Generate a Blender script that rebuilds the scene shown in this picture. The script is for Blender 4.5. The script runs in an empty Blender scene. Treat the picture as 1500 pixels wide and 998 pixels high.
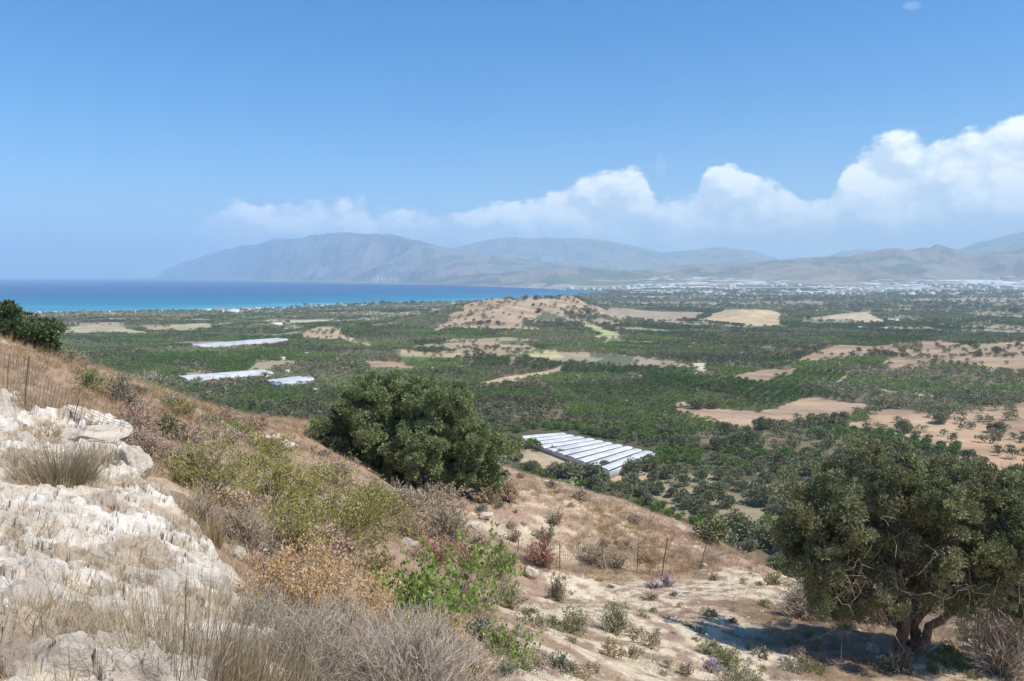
import bpy, math, random
import numpy as np
random.seed(7)
RS = np.random.RandomState(11)
PI = math.pi
sc = bpy.context.scene
col = sc.collection

# ------------------------------------------------------------------ camera
F = 1150.0; CZ = 100.0
TH = math.atan(95.0 / F)
cam = bpy.data.objects.new('camera', bpy.data.cameras.new('camera'))
col.objects.link(cam)
cam.location = (0, 0, CZ); cam.rotation_euler = (PI / 2 - TH, 0, 0)
cam.data.lens = 36.0 * F / 1500.0; cam.data.sensor_width = 36.0
cam.data.clip_start = 0.1; cam.data.clip_end = 90000
HAZE = 8.8e-5
sc.camera = cam
sc.render.resolution_x = 1024; sc.render.resolution_y = 681
sc.view_settings.view_transform = 'Standard'
sc.view_settings.look = 'None'
sc.view_settings.gamma = 1.0
sc.view_settings.exposure = 0.40
try: sc.view_settings.use_curve_mapping = False
except Exception: pass
cy = sc.cycles
cy.use_denoising = True
cy.max_bounces = 6; cy.diffuse_bounces = 2; cy.glossy_bounces = 2
cy.transmission_bounces = 2; cy.transparent_max_bounces = 8; cy.volume_bounces = 2
cy.caustics_reflective = False; cy.caustics_refractive = False

# ------------------------------------------------------------------ light
SUN_EL = math.radians(56); SUN_AZ = math.radians(108)     # azimuth clockwise from +Y
SD = np.array([math.sin(SUN_AZ) * math.cos(SUN_EL), math.cos(SUN_AZ) * math.cos(SUN_EL), math.sin(SUN_EL)])
sl = bpy.data.lights.new('sun', 'SUN'); sl.energy = 4.3; sl.angle = math.radians(0.5); sl.color = (1.0, 0.94, 0.85)
sun = bpy.data.objects.new('sun', sl); col.objects.link(sun)
sun.location = (0, 0, 300)
sun.rotation_euler = (PI / 2 - SUN_EL, 0, PI - SUN_AZ)

class NT:
    """tiny helper to write node trees"""
    def __init__(s, tree):
        s.t = tree; tree.nodes.clear()
    def n(s, kind, **kw):
        nd = s.t.nodes.new(kind)
        for k, v in kw.items(): setattr(nd, k, v)
        return nd
    def set(s, sock, v):
        if isinstance(v, bpy.types.NodeSocket): s.t.links.new(v, sock)
        elif v is not None:
            if isinstance(v, (tuple, list)) and len(v) == 3 and sock.type == 'RGBA': v = (*v, 1)
            sock.default_value = v
    def m(s, op, a, b=None, c=None, clamp=False):
        nd = s.n('ShaderNodeMath', operation=op, use_clamp=clamp)
        for i, v in enumerate((a, b, c)):
            if v is not None: s.set(nd.inputs[i], v)
        return nd.outputs[0]
    def sm(s, v, a, b, o0=0.0, o1=1.0):
        nd = s.n('ShaderNodeMapRange', interpolation_type='SMOOTHSTEP')
        for i, x in enumerate((v, a, b, o0, o1)): s.set(nd.inputs[i], x)
        return nd.outputs[0]
    def mix(s, f, a, b, mode='MIX'):
        nd = s.n('ShaderNodeMix', data_type='RGBA', blend_type=mode)
        s.set(nd.inputs[0], f); s.set(nd.inputs[6], a); s.set(nd.inputs[7], b)
        return nd.outputs[2]
    def noise(s, vec, scale, detail=4, rough=0.5, dist=0.0):
        nd = s.n('ShaderNodeTexNoise')
        if vec is not None: s.set(nd.inputs['Vector'], vec)
        s.set(nd.inputs['Scale'], scale); s.set(nd.inputs['Detail'], detail)
        s.set(nd.inputs['Roughness'], rough); s.set(nd.inputs['Distortion'], dist)
        return nd.outputs[0]
    def comb(s, x, y, z):
        nd = s.n('ShaderNodeCombineXYZ')
        for i, v in enumerate((x, y, z)): s.set(nd.inputs[i], v)
        return nd.outputs[0]

w = bpy.data.worlds.new('World'); sc.world = w; w.use_nodes = True
T = NT(w.node_tree)
sky = T.n('ShaderNodeTexSky', sky_type='NISHITA', sun_disc=False)
sky.sun_elevation = SUN_EL; sky.sun_rotation = SUN_AZ
sky.altitude = 100; sky.air_density = 1.0; sky.dust_density = 0.2; sky.ozone_density = 3.0
tc = T.n('ShaderNodeTexCoord')
sep = T.n('ShaderNodeSeparateXYZ'); T.set(sep.inputs[0], tc.outputs['Generated'])
X, Y, Z = sep.outputs
az = T.m('ARCTAN2', X, Y)
el = T.m('ARCSINE', Z)
def dir_az(px): return math.atan((px - 750) / F)
def dir_el(px, py):
    return math.atan((404 - py) / F * math.cos(dir_az(px)) * 0.99)
A0, A1 = dir_az(-400), dir_az(2100)
prof = [(-400, 420), (150, 412), (225, 372), (290, 330), (335, 300), (400, 291), (470, 288), (540, 295), (590, 308), (655, 318), (705, 302),
        (745, 290), (800, 280), (850, 262), (890, 252), (940, 255), (962, 284), (1002, 287), (1035, 249), (1065, 243), (1105, 255),
        (1150, 276), (1200, 284), (1225, 255), (1262, 212), (1300, 198), (1330, 198), (1350, 212), (1400, 200),
        (1450, 186), (1495, 164), (1560, 150), (1700, 190), (2100, 280)]
f = T.m('DIVIDE', T.m('SUBTRACT', az, A0), A1 - A0, clamp=True)
EM = 0.30
cv = T.n('ShaderNodeFloatCurve')
c = cv.mapping.curves[0]
pts = [((dir_az(a) - A0) / (A1 - A0), dir_el(a, b) / EM) for a, b in prof]
c.points[0].location = pts[0]; c.points[1].location = pts[-1]
for p in pts[1:-1]: c.points.new(*p)
cv.mapping.update()
T.set(cv.inputs['Value'], f)
top = T.m('MULTIPLY', cv.outputs[0], EM)
vec = T.comb(T.m('MULTIPLY', az, 1.0), T.m('MULTIPLY', el, 1.35), 0.3)
n_big = T.noise(vec, 16, 7, 0.56, 0.1)
n_fine = T.noise(vec, 45, 6, 0.6)
vec2 = T.comb(T.m('ADD', T.m('MULTIPLY', az, 1.0), 0.011), T.m('ADD', T.m('MULTIPLY', el, 1.35), 0.017), 0.3)
n_off = T.noise(vec2, 16, 7, 0.56, 0.1)
depth = T.m('SUBTRACT', top, el)                       # angle below the cloud tops
dn = T.m('ADD', depth, T.m('MULTIPLY', T.m('SUBTRACT', n_big, 0.5), 0.062))
dn = T.m('ADD', dn, T.m('MULTIPLY', T.m('SUBTRACT', n_fine, 0.5), 0.028))
mask = T.sm(dn, -0.001, 0.011)
# the left bank is thin, and the base of the whole bank thins out into blue air
left = T.sm(az, dir_az(230), dir_az(400), 0.25, 1.0)
mid = T.sm(T.m('ABSOLUTE', T.m('SUBTRACT', az, dir_az(640))), 0.0, 0.07, 0.80, 1.0)
gap = T.sm(T.noise(T.comb(T.m('MULTIPLY', az, 0.6), T.m('MULTIPLY', el, 1.6), 4.0), 13, 6, 0.6), 0.36, 0.58)
low = T.sm(depth, 0.03, 0.12)
keep = T.m('SUBTRACT', 1.0, T.m('MULTIPLY', low, T.m('SUBTRACT', 0.16, T.m('MULTIPLY', gap, 0.15))))
mask = T.m('MULTIPLY', mask, T.m('MULTIPLY', T.m('MULTIPLY', left, mid), keep))
lit = T.m('ADD', T.m('MULTIPLY', T.m('SUBTRACT', n_big, n_off), 5.5), 0.62)
lit = T.m('SUBTRACT', lit, T.m('MULTIPLY', T.sm(dn, 0.02, 0.08), 0.42))
right = T.sm(az, dir_az(1130), dir_az(1270))
lit = T.m('ADD', lit, T.m('MULTIPLY', right, 0.12))
lit = T.m('MAXIMUM', T.m('MINIMUM', lit, 1.0), 0.0)
ccol = T.mix(lit, (0.74, 0.82, 0.93), (1.32, 1.29, 1.24))
# two thin dark streaks over the open sea and a pale streak high on the right
def streak(px, py, wx, wy, tilt):
    a0, e0 = dir_az(px), dir_el(px, py)
    da = T.m('SUBTRACT', az, a0); de = T.m('SUBTRACT', T.m('SUBTRACT', el, e0), T.m('MULTIPLY', da, -tilt))
    q = T.m('ADD', T.m('POWER', T.m('DIVIDE', da, wx), 2.0), T.m('POWER', T.m('DIVIDE', de, wy), 2.0))
    q = T.m('ADD', q, T.m('MULTIPLY', T.m('SUBTRACT', n_fine, 0.5), 1.6))
    return T.sm(q, 1.2, 0.1)
st = T.m('ADD', streak(100, 291, 0.030, 0.0035, 0.12), streak(188, 304, 0.030, 0.005, 0.22), clamp=True)
st2 = T.m('ADD', streak(965, 245, 0.008, 0.014, 0.0), streak(1318, 18, 0.010, 0.005, 0.0), clamp=True)
SK = 0.100
hs = T.n('ShaderNodeHueSaturation'); T.set(hs.inputs['Color'], sky.outputs[0]); T.set(hs.inputs['Saturation'], 1.50)
T.set(hs.inputs['Value'], 1.02)
skyt = T.mix(1.0, hs.outputs[0], (0.88, 0.95, 1.08), 'MULTIPLY')
skyc = T.mix(T.m('MULTIPLY', st, 0.30), skyt, tuple(v / SK for v in (0.20, 0.33, 0.58)))
skyc = T.mix(T.m('MULTIPLY', st2, 0.22), skyc, tuple(v / SK for v in (0.6, 0.7, 0.85)))
sc_div = T.n('ShaderNodeVectorMath', operation='SCALE'); T.set(sc_div.inputs[0], ccol); T.set(sc_div.inputs['Scale'], 0.86 / SK)
allc = T.mix(mask, skyc, sc_div.outputs[0])
bg = T.n('ShaderNodeBackground'); T.set(bg.inputs[0], allc); T.set(bg.inputs[1], SK)
wo = T.n('ShaderNodeOutputWorld'); T.t.links.new(bg.outputs[0], wo.inputs[0])
w.cycles.sampling_method = 'MANUAL'; w.cycles.sample_map_resolution = 1024

# ------------------------------------------------------------------ numpy noise
def _h(ix, iy, seed):
    n = (ix.astype(np.int64) * 374761393 + iy.astype(np.int64) * 668265263 + seed * 2147483647) & 0xffffffff
    n = ((n ^ (n >> 13)) * 1274126177) & 0xffffffff
    return ((n ^ (n >> 16)) & 0xffffff) / float(0xffffff)
def vn(x, y, seed=0):
    ix = np.floor(x); iy = np.floor(y); fx = x - ix; fy = y - iy
    fx = fx * fx * fx * (fx * (fx * 6 - 15) + 10); fy = fy * fy * fy * (fy * (fy * 6 - 15) + 10)
    a = _h(ix, iy, seed); b = _h(ix + 1, iy, seed); c_ = _h(ix, iy + 1, seed); d = _h(ix + 1, iy + 1, seed)
    return (a + (b - a) * fx) * (1 - fy) + (c_ + (d - c_) * fx) * fy
def fbm(x, y, seed=0, oct=4, g=0.5):
    s = 0; a = 1.0; t = 0
    for o in range(oct):
        s = s + a * vn(x * 2 ** o + 17.3 * o, y * 2 ** o - 9.1 * o, seed + o); t += a; a *= g
    return s / t
def ridged(x, y, seed=0, oct=5, g=0.5):
    s = 0; a = 1.0; t = 0
    for o in range(oct):
        s = s + a * (1 - np.abs(2 * vn(x * 2 ** o + 7.3 * o, y * 2 ** o + 3.1 * o, seed + o) - 1)); t += a; a *= g
    return s / t
def ss(a, b, x):
    t = np.clip((x - a) / (b - a), 0, 1); return t * t * (3 - 2 * t)
def cells(x, y, seed):
    """voronoi cell id hash, and distance between first and second"""
    ix = np.floor(x); iy = np.floor(y)
    b1 = np.full(x.shape, 9.0); b2 = b1.copy(); hid = np.zeros(x.shape)
    for dx in (-1, 0, 1):
        for dy in (-1, 0, 1):
            cx = ix + dx; cy_ = iy + dy
            px = cx + 0.15 + 0.7 * _h(cx, cy_, seed); py = cy_ + 0.15 + 0.7 * _h(cx, cy_, seed + 1)
            d = np.hypot(x - px, y - py); hh = _h(cx, cy_, seed + 2)
            new = d < b1
            b2 = np.where(new, b1, np.minimum(b2, d)); hid = np.where(new, hh, hid); b1 = np.where(new, d, b1)
    return hid, b2 - b1

# ------------------------------------------------------------------ pixel <-> world
fw = np.array([0, math.cos(TH), -math.sin(TH)]); up = np.array([0, math.sin(TH), math.cos(TH)]); rt = np.array([1.0, 0, 0])
def pdir(px, py):
    px = np.asarray(px, float); py = np.asarray(py, float)
    d = ((px - 750) / F)[..., None] * rt + ((499 - py) / F)[..., None] * up + fw
    return d / d[..., 1:2]                    # unit depth along +Y
def at(px, py, D):
    return np.array([0, 0, CZ]) + pdir(px, py) * D

# ------------------------------------------------------------------ height of the ground
ctrl = [(0, 998, 3.2), (200, 998, 3.3), (400, 998, 4.2), (560, 998, 7.5), (750, 998, 9.5), (900, 998, 13), (1100, 998, 16), (1300, 998, 18), (1500, 998, 19.5),
        (0, 900, 4.2), (200, 900, 4.6), (400, 900, 6.2), (560, 900, 11), (700, 900, 15), (900, 900, 21), (1100, 900, 24), (1330, 962, 20), (1500, 940, 22), (1640, 960, 21),
        (0, 800, 6), (150, 800, 6.6), (260, 780, 7.6), (330, 830, 8.5), (450, 800, 17), (600, 800, 24), (750, 800, 30), (800, 870, 25), (1000, 870, 28), (1150, 880, 28),
        (0, 700, 9), (150, 680, 11), (240, 720, 10), (330, 700, 17), (500, 740, 26), (620, 712, 40), (750, 740, 38),
        (820, 834, 34), (935, 830, 36), (1028, 834, 36), (1090, 815, 40), (0, 600, 14), (180, 640, 13), (100, 600, 20), (250, 650, 24), (350, 640, 31), (-300, 998, 3), (-300, 700, 9)]
sil = [(-300, 470, 19), (-120, 485, 22), (0, 500, 24), (100, 520, 27), (200, 560, 30), (300, 590, 35), (450, 615, 42), (600, 650, 46), (700, 670, 50), (760, 698, 52), (850, 722, 53), (950, 758, 50), (1060, 800, 45), (1170, 850, 38), (1300, 890, 34), (1400, 920, 32), (1500, 945, 31), (1650, 990, 29)]
P = [at(*q) for q in ctrl + sil]
for px, py, D in sil:
    for k, ex in ((1.22, 2.2), (1.6, 8.0)):
        q = at(px, py, D * k); q[2] -= ex * D / 40; P.append(q)
P = np.array(P)
def tps_fit(P):
    n = len(P); xy = P[:, :2] / 10
    r = np.hypot(xy[:, None, 0] - xy[None, :, 0], xy[:, None, 1] - xy[None, :, 1])
    K = r * r * np.log(r + 1e-9) + np.eye(n) * 0.02
    L = np.zeros((n + 3, n + 3)); L[:n, :n] = K; L[:n, n] = 1; L[:n, n + 1:] = xy; L[n, :n] = 1; L[n + 1:, :n] = xy.T
    return xy, np.linalg.solve(L, np.concatenate([P[:, 2] - CZ, [0, 0, 0]]))
TXY, TW = tps_fit(P)
def tps(x, y):
    o = np.zeros(x.shape); n = len(TXY); X_ = x / 10; Y_ = y / 10
    for i in range(n):
        r2 = (X_ - TXY[i, 0]) ** 2 + (Y_ - TXY[i, 1]) ** 2
        o += TW[i] * 0.5 * r2 * np.log(r2 + 1e-9)
    return CZ + o + TW[n] + TW[n + 1] * X_ + TW[n + 2] * Y_
def pix_interp(tbl, azv):
    a = np.array([math.atan((t[0] - 750) / F) for t in tbl]); v = np.array([t[1] for t in tbl], float)
    return np.interp(azv, a, v)
def zdist(py, z=0.0):           # straight ground distance (depth) where height z is seen at row py
    d = pdir(750.0, py); return (z - CZ) / d[2]
near_shore = [(p, zdist(y)) for p, y in ((-900, 468), (-300, 461), (60, 459.3), (250, 456.5), (400, 452.5), (520, 448.5), (650, 444.5), (740, 441), (820, 436.5), (870, 432.5), (905, 430))]
far_shore = [(p, zdist(y)) for p, y in ((188, 407.4), (260, 409.6), (400, 413.2), (520, 415.5), (650, 418.2), (760, 421.5), (850, 426.5), (905, 430))]
AZ_END = math.atan((905 - 750) / F); AZ_FAR = math.atan((188 - 750) / F)
def bump(x, y, px, D, rx, ry, h, rot=0.0, p=1.0):
    cx = (px - 750) / F * D; dx = x - cx; dy = y - D
    c_, s_ = math.cos(rot), math.sin(rot)
    u = (dx * c_ + dy * s_) / rx; v = (-dx * s_ + dy * c_) / ry
    return h * np.exp(-(u * u + v * v) ** p)
# mountain layers: (name, [(px, foot depth, crest depth, crest row)], noise)
LAY = [
 [(188, 24000, 25500, 407), (230, 22500, 24500, 400), (290, 20000, 22500, 380), (350, 17500, 20500, 364), (400, 14500, 18000, 353), (440, 13000, 17000, 349), (500, 12000, 15500, 343), (540, 11500, 15200, 343), (585, 11000, 14500, 348), (640, 9000, 13500, 364), (700, 8400, 13000, 371), (760, 8000, 12500, 381), (880, 8000, 12000, 394), (1000, 8000, 12000, 404), (2600, 8000, 12000, 404)],
 [(600, 15500, 20000, 395), (660, 15000, 20000, 368), (720, 15000, 19500, 352), (770, 15000, 19000, 350), (850, 14000, 18500, 352), (905, 13500, 18000, 358), (970, 13000, 17500, 372), (1060, 12500, 17500, 362), (1100, 12500, 17500, 368), (1140, 12500, 17000, 382), (1200, 12000, 17000, 380), (1250, 12000, 17500, 367), (1320, 12000, 17500, 370), (1400, 11500, 16000, 366), (1440, 10500, 15000, 355), (1500, 10000, 14500, 338), (1600, 9500, 14000, 315), (2600, 9500, 14000, 300)],
 [(600, 8900, 9900, 416), (660, 8000, 9300, 408), (700, 7600, 9000, 402), (760, 6900, 8500, 400), (820, 6400, 8300, 394), (870, 6300, 8300, 396), (930, 6200, 8000, 398), (1000, 6200, 8500, 390), (1080, 6200, 8800, 388), (1160, 6000, 8600, 383), (1230, 6400, 8900, 377), (1290, 6400, 8900, 369), (1370, 6400, 8900, 365), (1430, 6400, 8900, 372), (1500, 6400, 8900, 364), (1600, 6000, 8500, 360), (2600, 6000, 8500, 350)],
]
def mountains(x, y):
    azv = np.arctan2(x, y); out = np.zeros(x.shape)
    for k, lay in enumerate(LAY):
        a0 = pix_interp([(p, a) for p, a, b, c_ in lay], azv); a1 = pix_interp([(p, b) for p, a, b, c_ in lay], azv)
        rows = pix_interp([(p, c_) for p, a, b, c_ in lay], azv)
        ztop = np.maximum(CZ + (405.5 - rows) / F * a1 * 1.0, 0)
        t = (y - a0) / (a1 - a0)
        sc_ = 1 / (1300.0 if k < 2 else 750.0)
        wob = ridged(x * sc_, y * sc_, 40 + k, 6, 0.52)
        wob2 = ridged(x * sc_ * .45 + 5, y * sc_ * .45, 60 + k, 4)
        e = t + (wob - 0.6) * 0.28
        rise = np.clip(e, 0, 1) ** 1.15
        fall = np.clip((e - 1) / 1.4, 0, 1)
        h = ztop * rise * (1 - 0.8 * ss(0, 1, fall))
        amp = ztop * (0.55 if k < 2 else .85) * np.clip(t, 0, 1) * (1.15 - np.clip(t, 0, 1)) * 1.6
        h = h + amp * (wob * 0.8 + wob2 * 0.4 - 0.80)
        edge = ss(0, 0.05, azv - math.atan((lay[0][0] - 750) / F))
        h = np.where(t > -0.2, h, 0) * edge
        out = np.maximum(out, h)
    return out
def sea_mask(x, y):
    """>0 where sea (metres inside), negative on land"""
    azv = np.arctan2(x, y)
    n1 = pix_interp(near_shore, azv); n2 = pix_interp(far_shore, azv)
    n2 = np.where(azv < AZ_FAR, 1e6, n2)
    wig = (vn(x / 140, y / 140, 5) - .5) * 26
    s = np.minimum(y + wig - n1, n2 - y + wig * 4)
    return np.where(azv > AZ_END, -500.0, s)
ROCK_PX = [(-200, 560), (0, 572), (30, 603), (60, 617), (120, 622), (182, 630), (190, 655), (212, 702), (250, 735), (285, 790), (340, 850), (395, 915), (480, 1020), (460, 1200), (-300, 1200)]
_pd = pdir([p[0] for p in ROCK_PX], [p[1] for p in ROCK_PX])
def poly_sd(poly, x, y):
    """signed distance, positive inside"""
    poly = np.asarray(poly); inside = np.zeros(x.shape, bool); d = np.full(x.shape, 1e12)
    n = len(poly)
    for i in range(n):
        ax, ay = poly[i]; bx, by = poly[(i + 1) % n]
        ex, ey = bx - ax, by - ay
        t = np.clip(((x - ax) * ex + (y - ay) * ey) / (ex * ex + ey * ey + 1e-12), 0, 1)
        d = np.minimum(d, (x - ax - t * ex) ** 2 + (y - ay - t * ey) ** 2)
        cond = ((ay > y) != (by > y)) & (x < ex * (y - ay) / (ey + 1e-12 * (ey == 0)) + ax)
        inside ^= cond
    d = np.sqrt(d)
    return np.where(inside, d, -d)
ROCK_W = None
def height(x, y, detail=True):
    x = np.asarray(x, float); y = np.asarray(y, float)
    r = np.hypot(x, y)
    # plain
    z = 22 - 11 * ss(450, 1500, r) - 7 * ss(1500, 2300, r)
    z = z + (fbm(x / 260, y / 260, 3, 4) - .5) * 12 * ss(200, 500, r) * (1 - ss(1600, 2600, r)) * 1.1
    z = z + (fbm(x / 60, y / 60, 9, 3) - .5) * 2.2 * (1 - ss(1600, 2600, r))
    # knoll and low hills
    k = bump(x, y, 735, 1480, 120, 120, 41, 0, .8) + bump(x, y, 835, 1500, 90, 110, 36, 0, .9) + bump(x, y, 675, 1420, 90, 90, 12, 0, 1)
    kn = fbm(x / 40, y / 40, 21, 4) - .5
    z = z + k * (1 + kn * .35)
    z = z + bump(x, y, 1090, 1650, 95, 90, 17, 0, 1.2) * (1 + kn * .5) + bump(x, y, 1245, 1560, 60, 70, 11, 0, 1.1) * (1 + kn * .5)
    z = z + bump(x, y, 478, 1180, 45, 60, 10) * (1 + kn * .6) + bump(x, y, 1400, 880, 190, 130, 12, 0.1, 1.2) + bump(x, y, 1600, 620, 160, 120, 12)
    z = z + bump(x, y, 920, 780, 130, 70, 5) + bump(x, y, 760, 1020, 150, 60, 6)
    s = sea_mask(x, y)
    z = np.where(s > -60, np.minimum(z, np.interp(s, [-60, 0, 40, 200], [5, 0.3, -3, -12])), z)
    far = r > 3500
    if np.any(far):
        mz = np.zeros(x.shape); mz[far] = mountains(x[far], y[far])
        z = np.maximum(z + 52 * ss(4300, 7600, r) * ss(880, 980, 750 + F * x / np.maximum(y, 1)) * (s < -100), np.where(s > 0, -12, mz))
    # the hillside we stand on
    nearm = r < 190
    if np.any(nearm):
        xn = x[nearm]; yn = y[nearm]; rn = r[nearm]
        zt = tps(xn, yn)
        # beyond its crest the hillside keeps falling
        zt = np.maximum(zt, 15)
        if detail:
            rk = 0
            zt = zt + (fbm(xn / 3.5, yn / 3.5, 71, 4) - .5) * 0.55 * ss(6, 20, rn) + (fbm(xn / 0.8, yn / 0.8, 75, 4) - .5) * 0.16
            if ROCK_W is not None:
                q = poly_sd(ROCK_W, xn, yn) + (fbm(xn / .7, yn / .7, 81, 4) - .5) * 0.9
                m_ = ss(-0.05, 0.22, q)
                # bedded limestone: steps, cracks
                st_ = fbm(xn / 1.3, yn / 1.3, 83, 5, .55)
                step = np.floor(st_ * 11) / 11 + ss(.15, .45, (st_ * 11) % 1) / 11
                crk = np.abs(fbm(xn / .45, yn / .45, 87, 4, .6) - .5)
                wx_ = xn + (fbm(xn / .5, yn / .5, 88, 3) - .5) * .5; wy_ = yn + (fbm(xn / .5, yn / .5, 89, 3) - .5) * .5
                h1, e1 = cells((wx_ + wy_ * .4) / .85, (wy_ - wx_ * .3) / .42, 401); h2, e2 = cells((wx_ + wy_ * .2) / .30, wy_ / .17, 404); h3, e3 = cells(wx_ / .11, wy_ / .08, 407)
                blk = (h1 - .5) * .16 * ss(0, .22, e1) + (h2 - .5) * .05 * ss(0, .2, e2) + (h3 - .5) * .014 - .06 * ss(.09, 0, e1) - .018 * ss(.07, 0, e2)
                zt = zt + m_ * (0.14 + (step - .5) * 0.42 + blk + (ridged(xn * 2.6, yn * 2.6, 84, 5, .62) - .5) * 0.09 - .05 * ss(.03, 0, crk))
        wgt = ss(75, 165, rn)
        z[nearm] = zt * (1 - wgt) + z[nearm] * wgt
    return z
def hit(px, py, dmin=2.0):
    """where the view through a photo point meets the ground"""
    px = np.atleast_1d(np.asarray(px, float)); py = np.atleast_1d(np.asarray(py, float)); out = []
    Ds = dmin * np.exp(np.arange(0, 2000) * 0.0048)
    for a, b in zip(px, py):
        d = pdir(a, b); pts = d[None, :] * Ds[:, None]
        z = height(pts[:, 0], pts[:, 1], False); zr = CZ + pts[:, 2]
        i = np.argmax(zr < z)
        if i == 0: i = len(Ds) - 1
        out.append([pts[i, 0], pts[i, 1], z[i]])
    return np.array(out)
ROCK_W = hit([p[0] for p in ROCK_PX], [min(p[1], 1300) for p in ROCK_PX], 0.8)[:, :2]

# ------------------------------------------------------------------ object helpers
def tag(o, label=None, cat=None, group=None, kind=None):
    if label: o['label'] = label
    if cat: o['category'] = cat
    if group: o['group'] = group
    if kind: o['kind'] = kind
    return o
def empty(name, loc, rz=0.0):
    o = bpy.data.objects.new(name, None); col.objects.link(o)
    o.location = [float(v) for v in loc]; o.rotation_euler = (0, 0, rz); o.empty_display_size = 0.2
    return o
class MB:
    """collects pieces into one mesh"""
    def __init__(s): s.v = []; s.f = {}; s.n = 0; s.t = []
    def add(s, v, f, tint=None, mat=0):
        v = np.asarray(v, float).reshape(-1, 3); f = np.asarray(f, np.int64)
        s.v.append(v); s.f.setdefault((f.shape[1], mat), []).append(f + s.n); s.n += len(v)
        s.t.append(np.full(len(v), .5) if tint is None else np.broadcast_to(tint, (len(v),)))
        return s
    def box(s, cx, cy, z0, sx, sy, sz, tint=None, mat=0, rz=0, top=1.0):
        v = np.array([[-1, -1, 0], [1, -1, 0], [1, 1, 0], [-1, 1, 0], [-top, -top, 1], [top, -top, 1], [top, top, 1], [-top, top, 1]], float)
        v = v * [sx / 2, sy / 2, sz]
        c_, s_ = math.cos(rz), math.sin(rz)
        v = np.stack([v[:, 0] * c_ - v[:, 1] * s_ + cx, v[:, 0] * s_ + v[:, 1] * c_ + cy, v[:, 2] + z0], 1)
        return s.add(v, [[0, 3, 2, 1], [4, 5, 6, 7], [0, 1, 5, 4], [1, 2, 6, 5], [2, 3, 7, 6], [3, 0, 4, 7]], tint, mat)
    def mesh(s, name, mats, smooth=False):
        me = bpy.data.meshes.new(name)
        V = np.concatenate(s.v); fl = []; st = []; mi = []; pos = 0
        for (k, mt), L in s.f.items():
            A = np.concatenate(L); fl.append(A.ravel()); st.append(np.arange(len(A)) * k + pos); pos += A.size; mi.append(np.full(len(A), mt))
        fl = np.concatenate(fl); st = np.concatenate(st); mi = np.concatenate(mi)
        me.vertices.add(len(V)); me.vertices.foreach_set('co', V.astype(np.float32).ravel())
        me.loops.add(len(fl)); me.loops.foreach_set('vertex_index', fl.astype(np.int32))
        me.polygons.add(len(st)); me.polygons.foreach_set('loop_start', st.astype(np.int32))
        me.polygons.foreach_set('material_index', mi.astype(np.int32))
        if smooth: me.polygons.foreach_set('use_smooth', np.ones(len(st), bool))
        a = me.attributes.new('tint', 'FLOAT', 'POINT'); a.data.foreach_set('value', np.concatenate(s.t).astype(np.float32))
        for m_ in (mats if isinstance(mats, (list, tuple)) else [mats]): me.materials.append(m_)
        me.update(calc_edges=True)
        return me
    def build(s, name, mats, parent=None, smooth=False):
        o = bpy.data.objects.new(name, s.mesh(name, mats, smooth)); col.objects.link(o)
        if parent is not None: o.parent = parent
        return o
def nrm(v): return v / (np.linalg.norm(v, axis=-1, keepdims=True) + 1e-12)
def rdirs(n, rs=RS): return nrm(rs.normal(size=(n, 3)))
def tubes(mb, Pl, R, tint=None, sides=3, mat=0):
    """Pl (N,K,3) polylines, R (N,K) radii"""
    N, K, _ = Pl.shape
    tg = np.gradient(Pl, axis=1); tg = nrm(tg)
    ref = np.tile(np.array([0.31, 0.17, 0.93]), (N, K, 1)); a = nrm(np.cross(tg, ref)); b = np.cross(tg, a)
    V = np.stack([Pl + R[..., None] * (a * math.cos(2 * PI * j / sides) + b * math.sin(2 * PI * j / sides)) for j in range(sides)], 2)
    idx = np.arange(N * K * sides).reshape(N, K, sides)
    Fs = [np.stack([idx[:, :-1, j], idx[:, :-1, (j + 1) % sides], idx[:, 1:, (j + 1) % sides], idx[:, 1:, j]], -1).reshape(-1, 4) for j in range(sides)]
    t = None if tint is None else np.repeat(np.broadcast_to(tint, (N,)), K * sides)
    mb.add(V.reshape(-1, 3), np.concatenate(Fs), t, mat)
def leaves(mb, C, D, L, W, tint, rs=RS, mat=0):
    """diamond leaves; C (N,3) base, D dir, L length, W width"""
    N = len(C); D = nrm(D); sd = nrm(np.cross(D, rdirs(N, rs)))
    L = np.broadcast_to(L, (N,))[:, None]; W = np.broadcast_to(W, (N,))[:, None]
    V = np.stack([C, C + D * L * .5 + sd * W * .5, C + D * L, C + D * L * .5 - sd * W * .5], 1)
    i = np.arange(N)[:, None] * 4 + np.arange(4)
    mb.add(V.reshape(-1, 3), i, np.repeat(np.broadcast_to(tint, (N,)), 4), mat)
def blades(mb, B, D, L, W, droop, tint, K=4, rs=RS, mat=0):
    """curved flat grass blades"""
    N = len(B); D = nrm(D); L = np.broadcast_to(L, (N,)); W = np.broadcast_to(W, (N,)); droop = np.broadcast_to(droop, (N,))
    t = np.linspace(0, 1, K); sd = nrm(np.cross(D, rdirs(N, rs)))
    out = D * [1, 1, 0]; out = out / (np.linalg.norm(out, axis=1, keepdims=True) + .05)
    Pl = B[:, None] + D[:, None] * (L[:, None] * t)[..., None] + (out * 0.5 - [0, 0, 1])[:, None] * ((droop * L)[:, None] * t ** 2)[..., None]
    ww = (W[:, None] * np.clip(1 - t, .12, 1) * .5)[..., None]
    V = np.stack([Pl - sd[:, None] * ww, Pl + sd[:, None] * ww], 2)
    idx = np.arange(N * K * 2).reshape(N, K, 2)
    Fq = np.stack([idx[:, :-1, 0], idx[:, :-1, 1], idx[:, 1:, 1], idx[:, 1:, 0]], -1).reshape(-1, 4)
    mb.add(V.reshape(-1, 3), Fq, np.repeat(np.broadcast_to(tint, (N,)), K * 2), mat)

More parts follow.
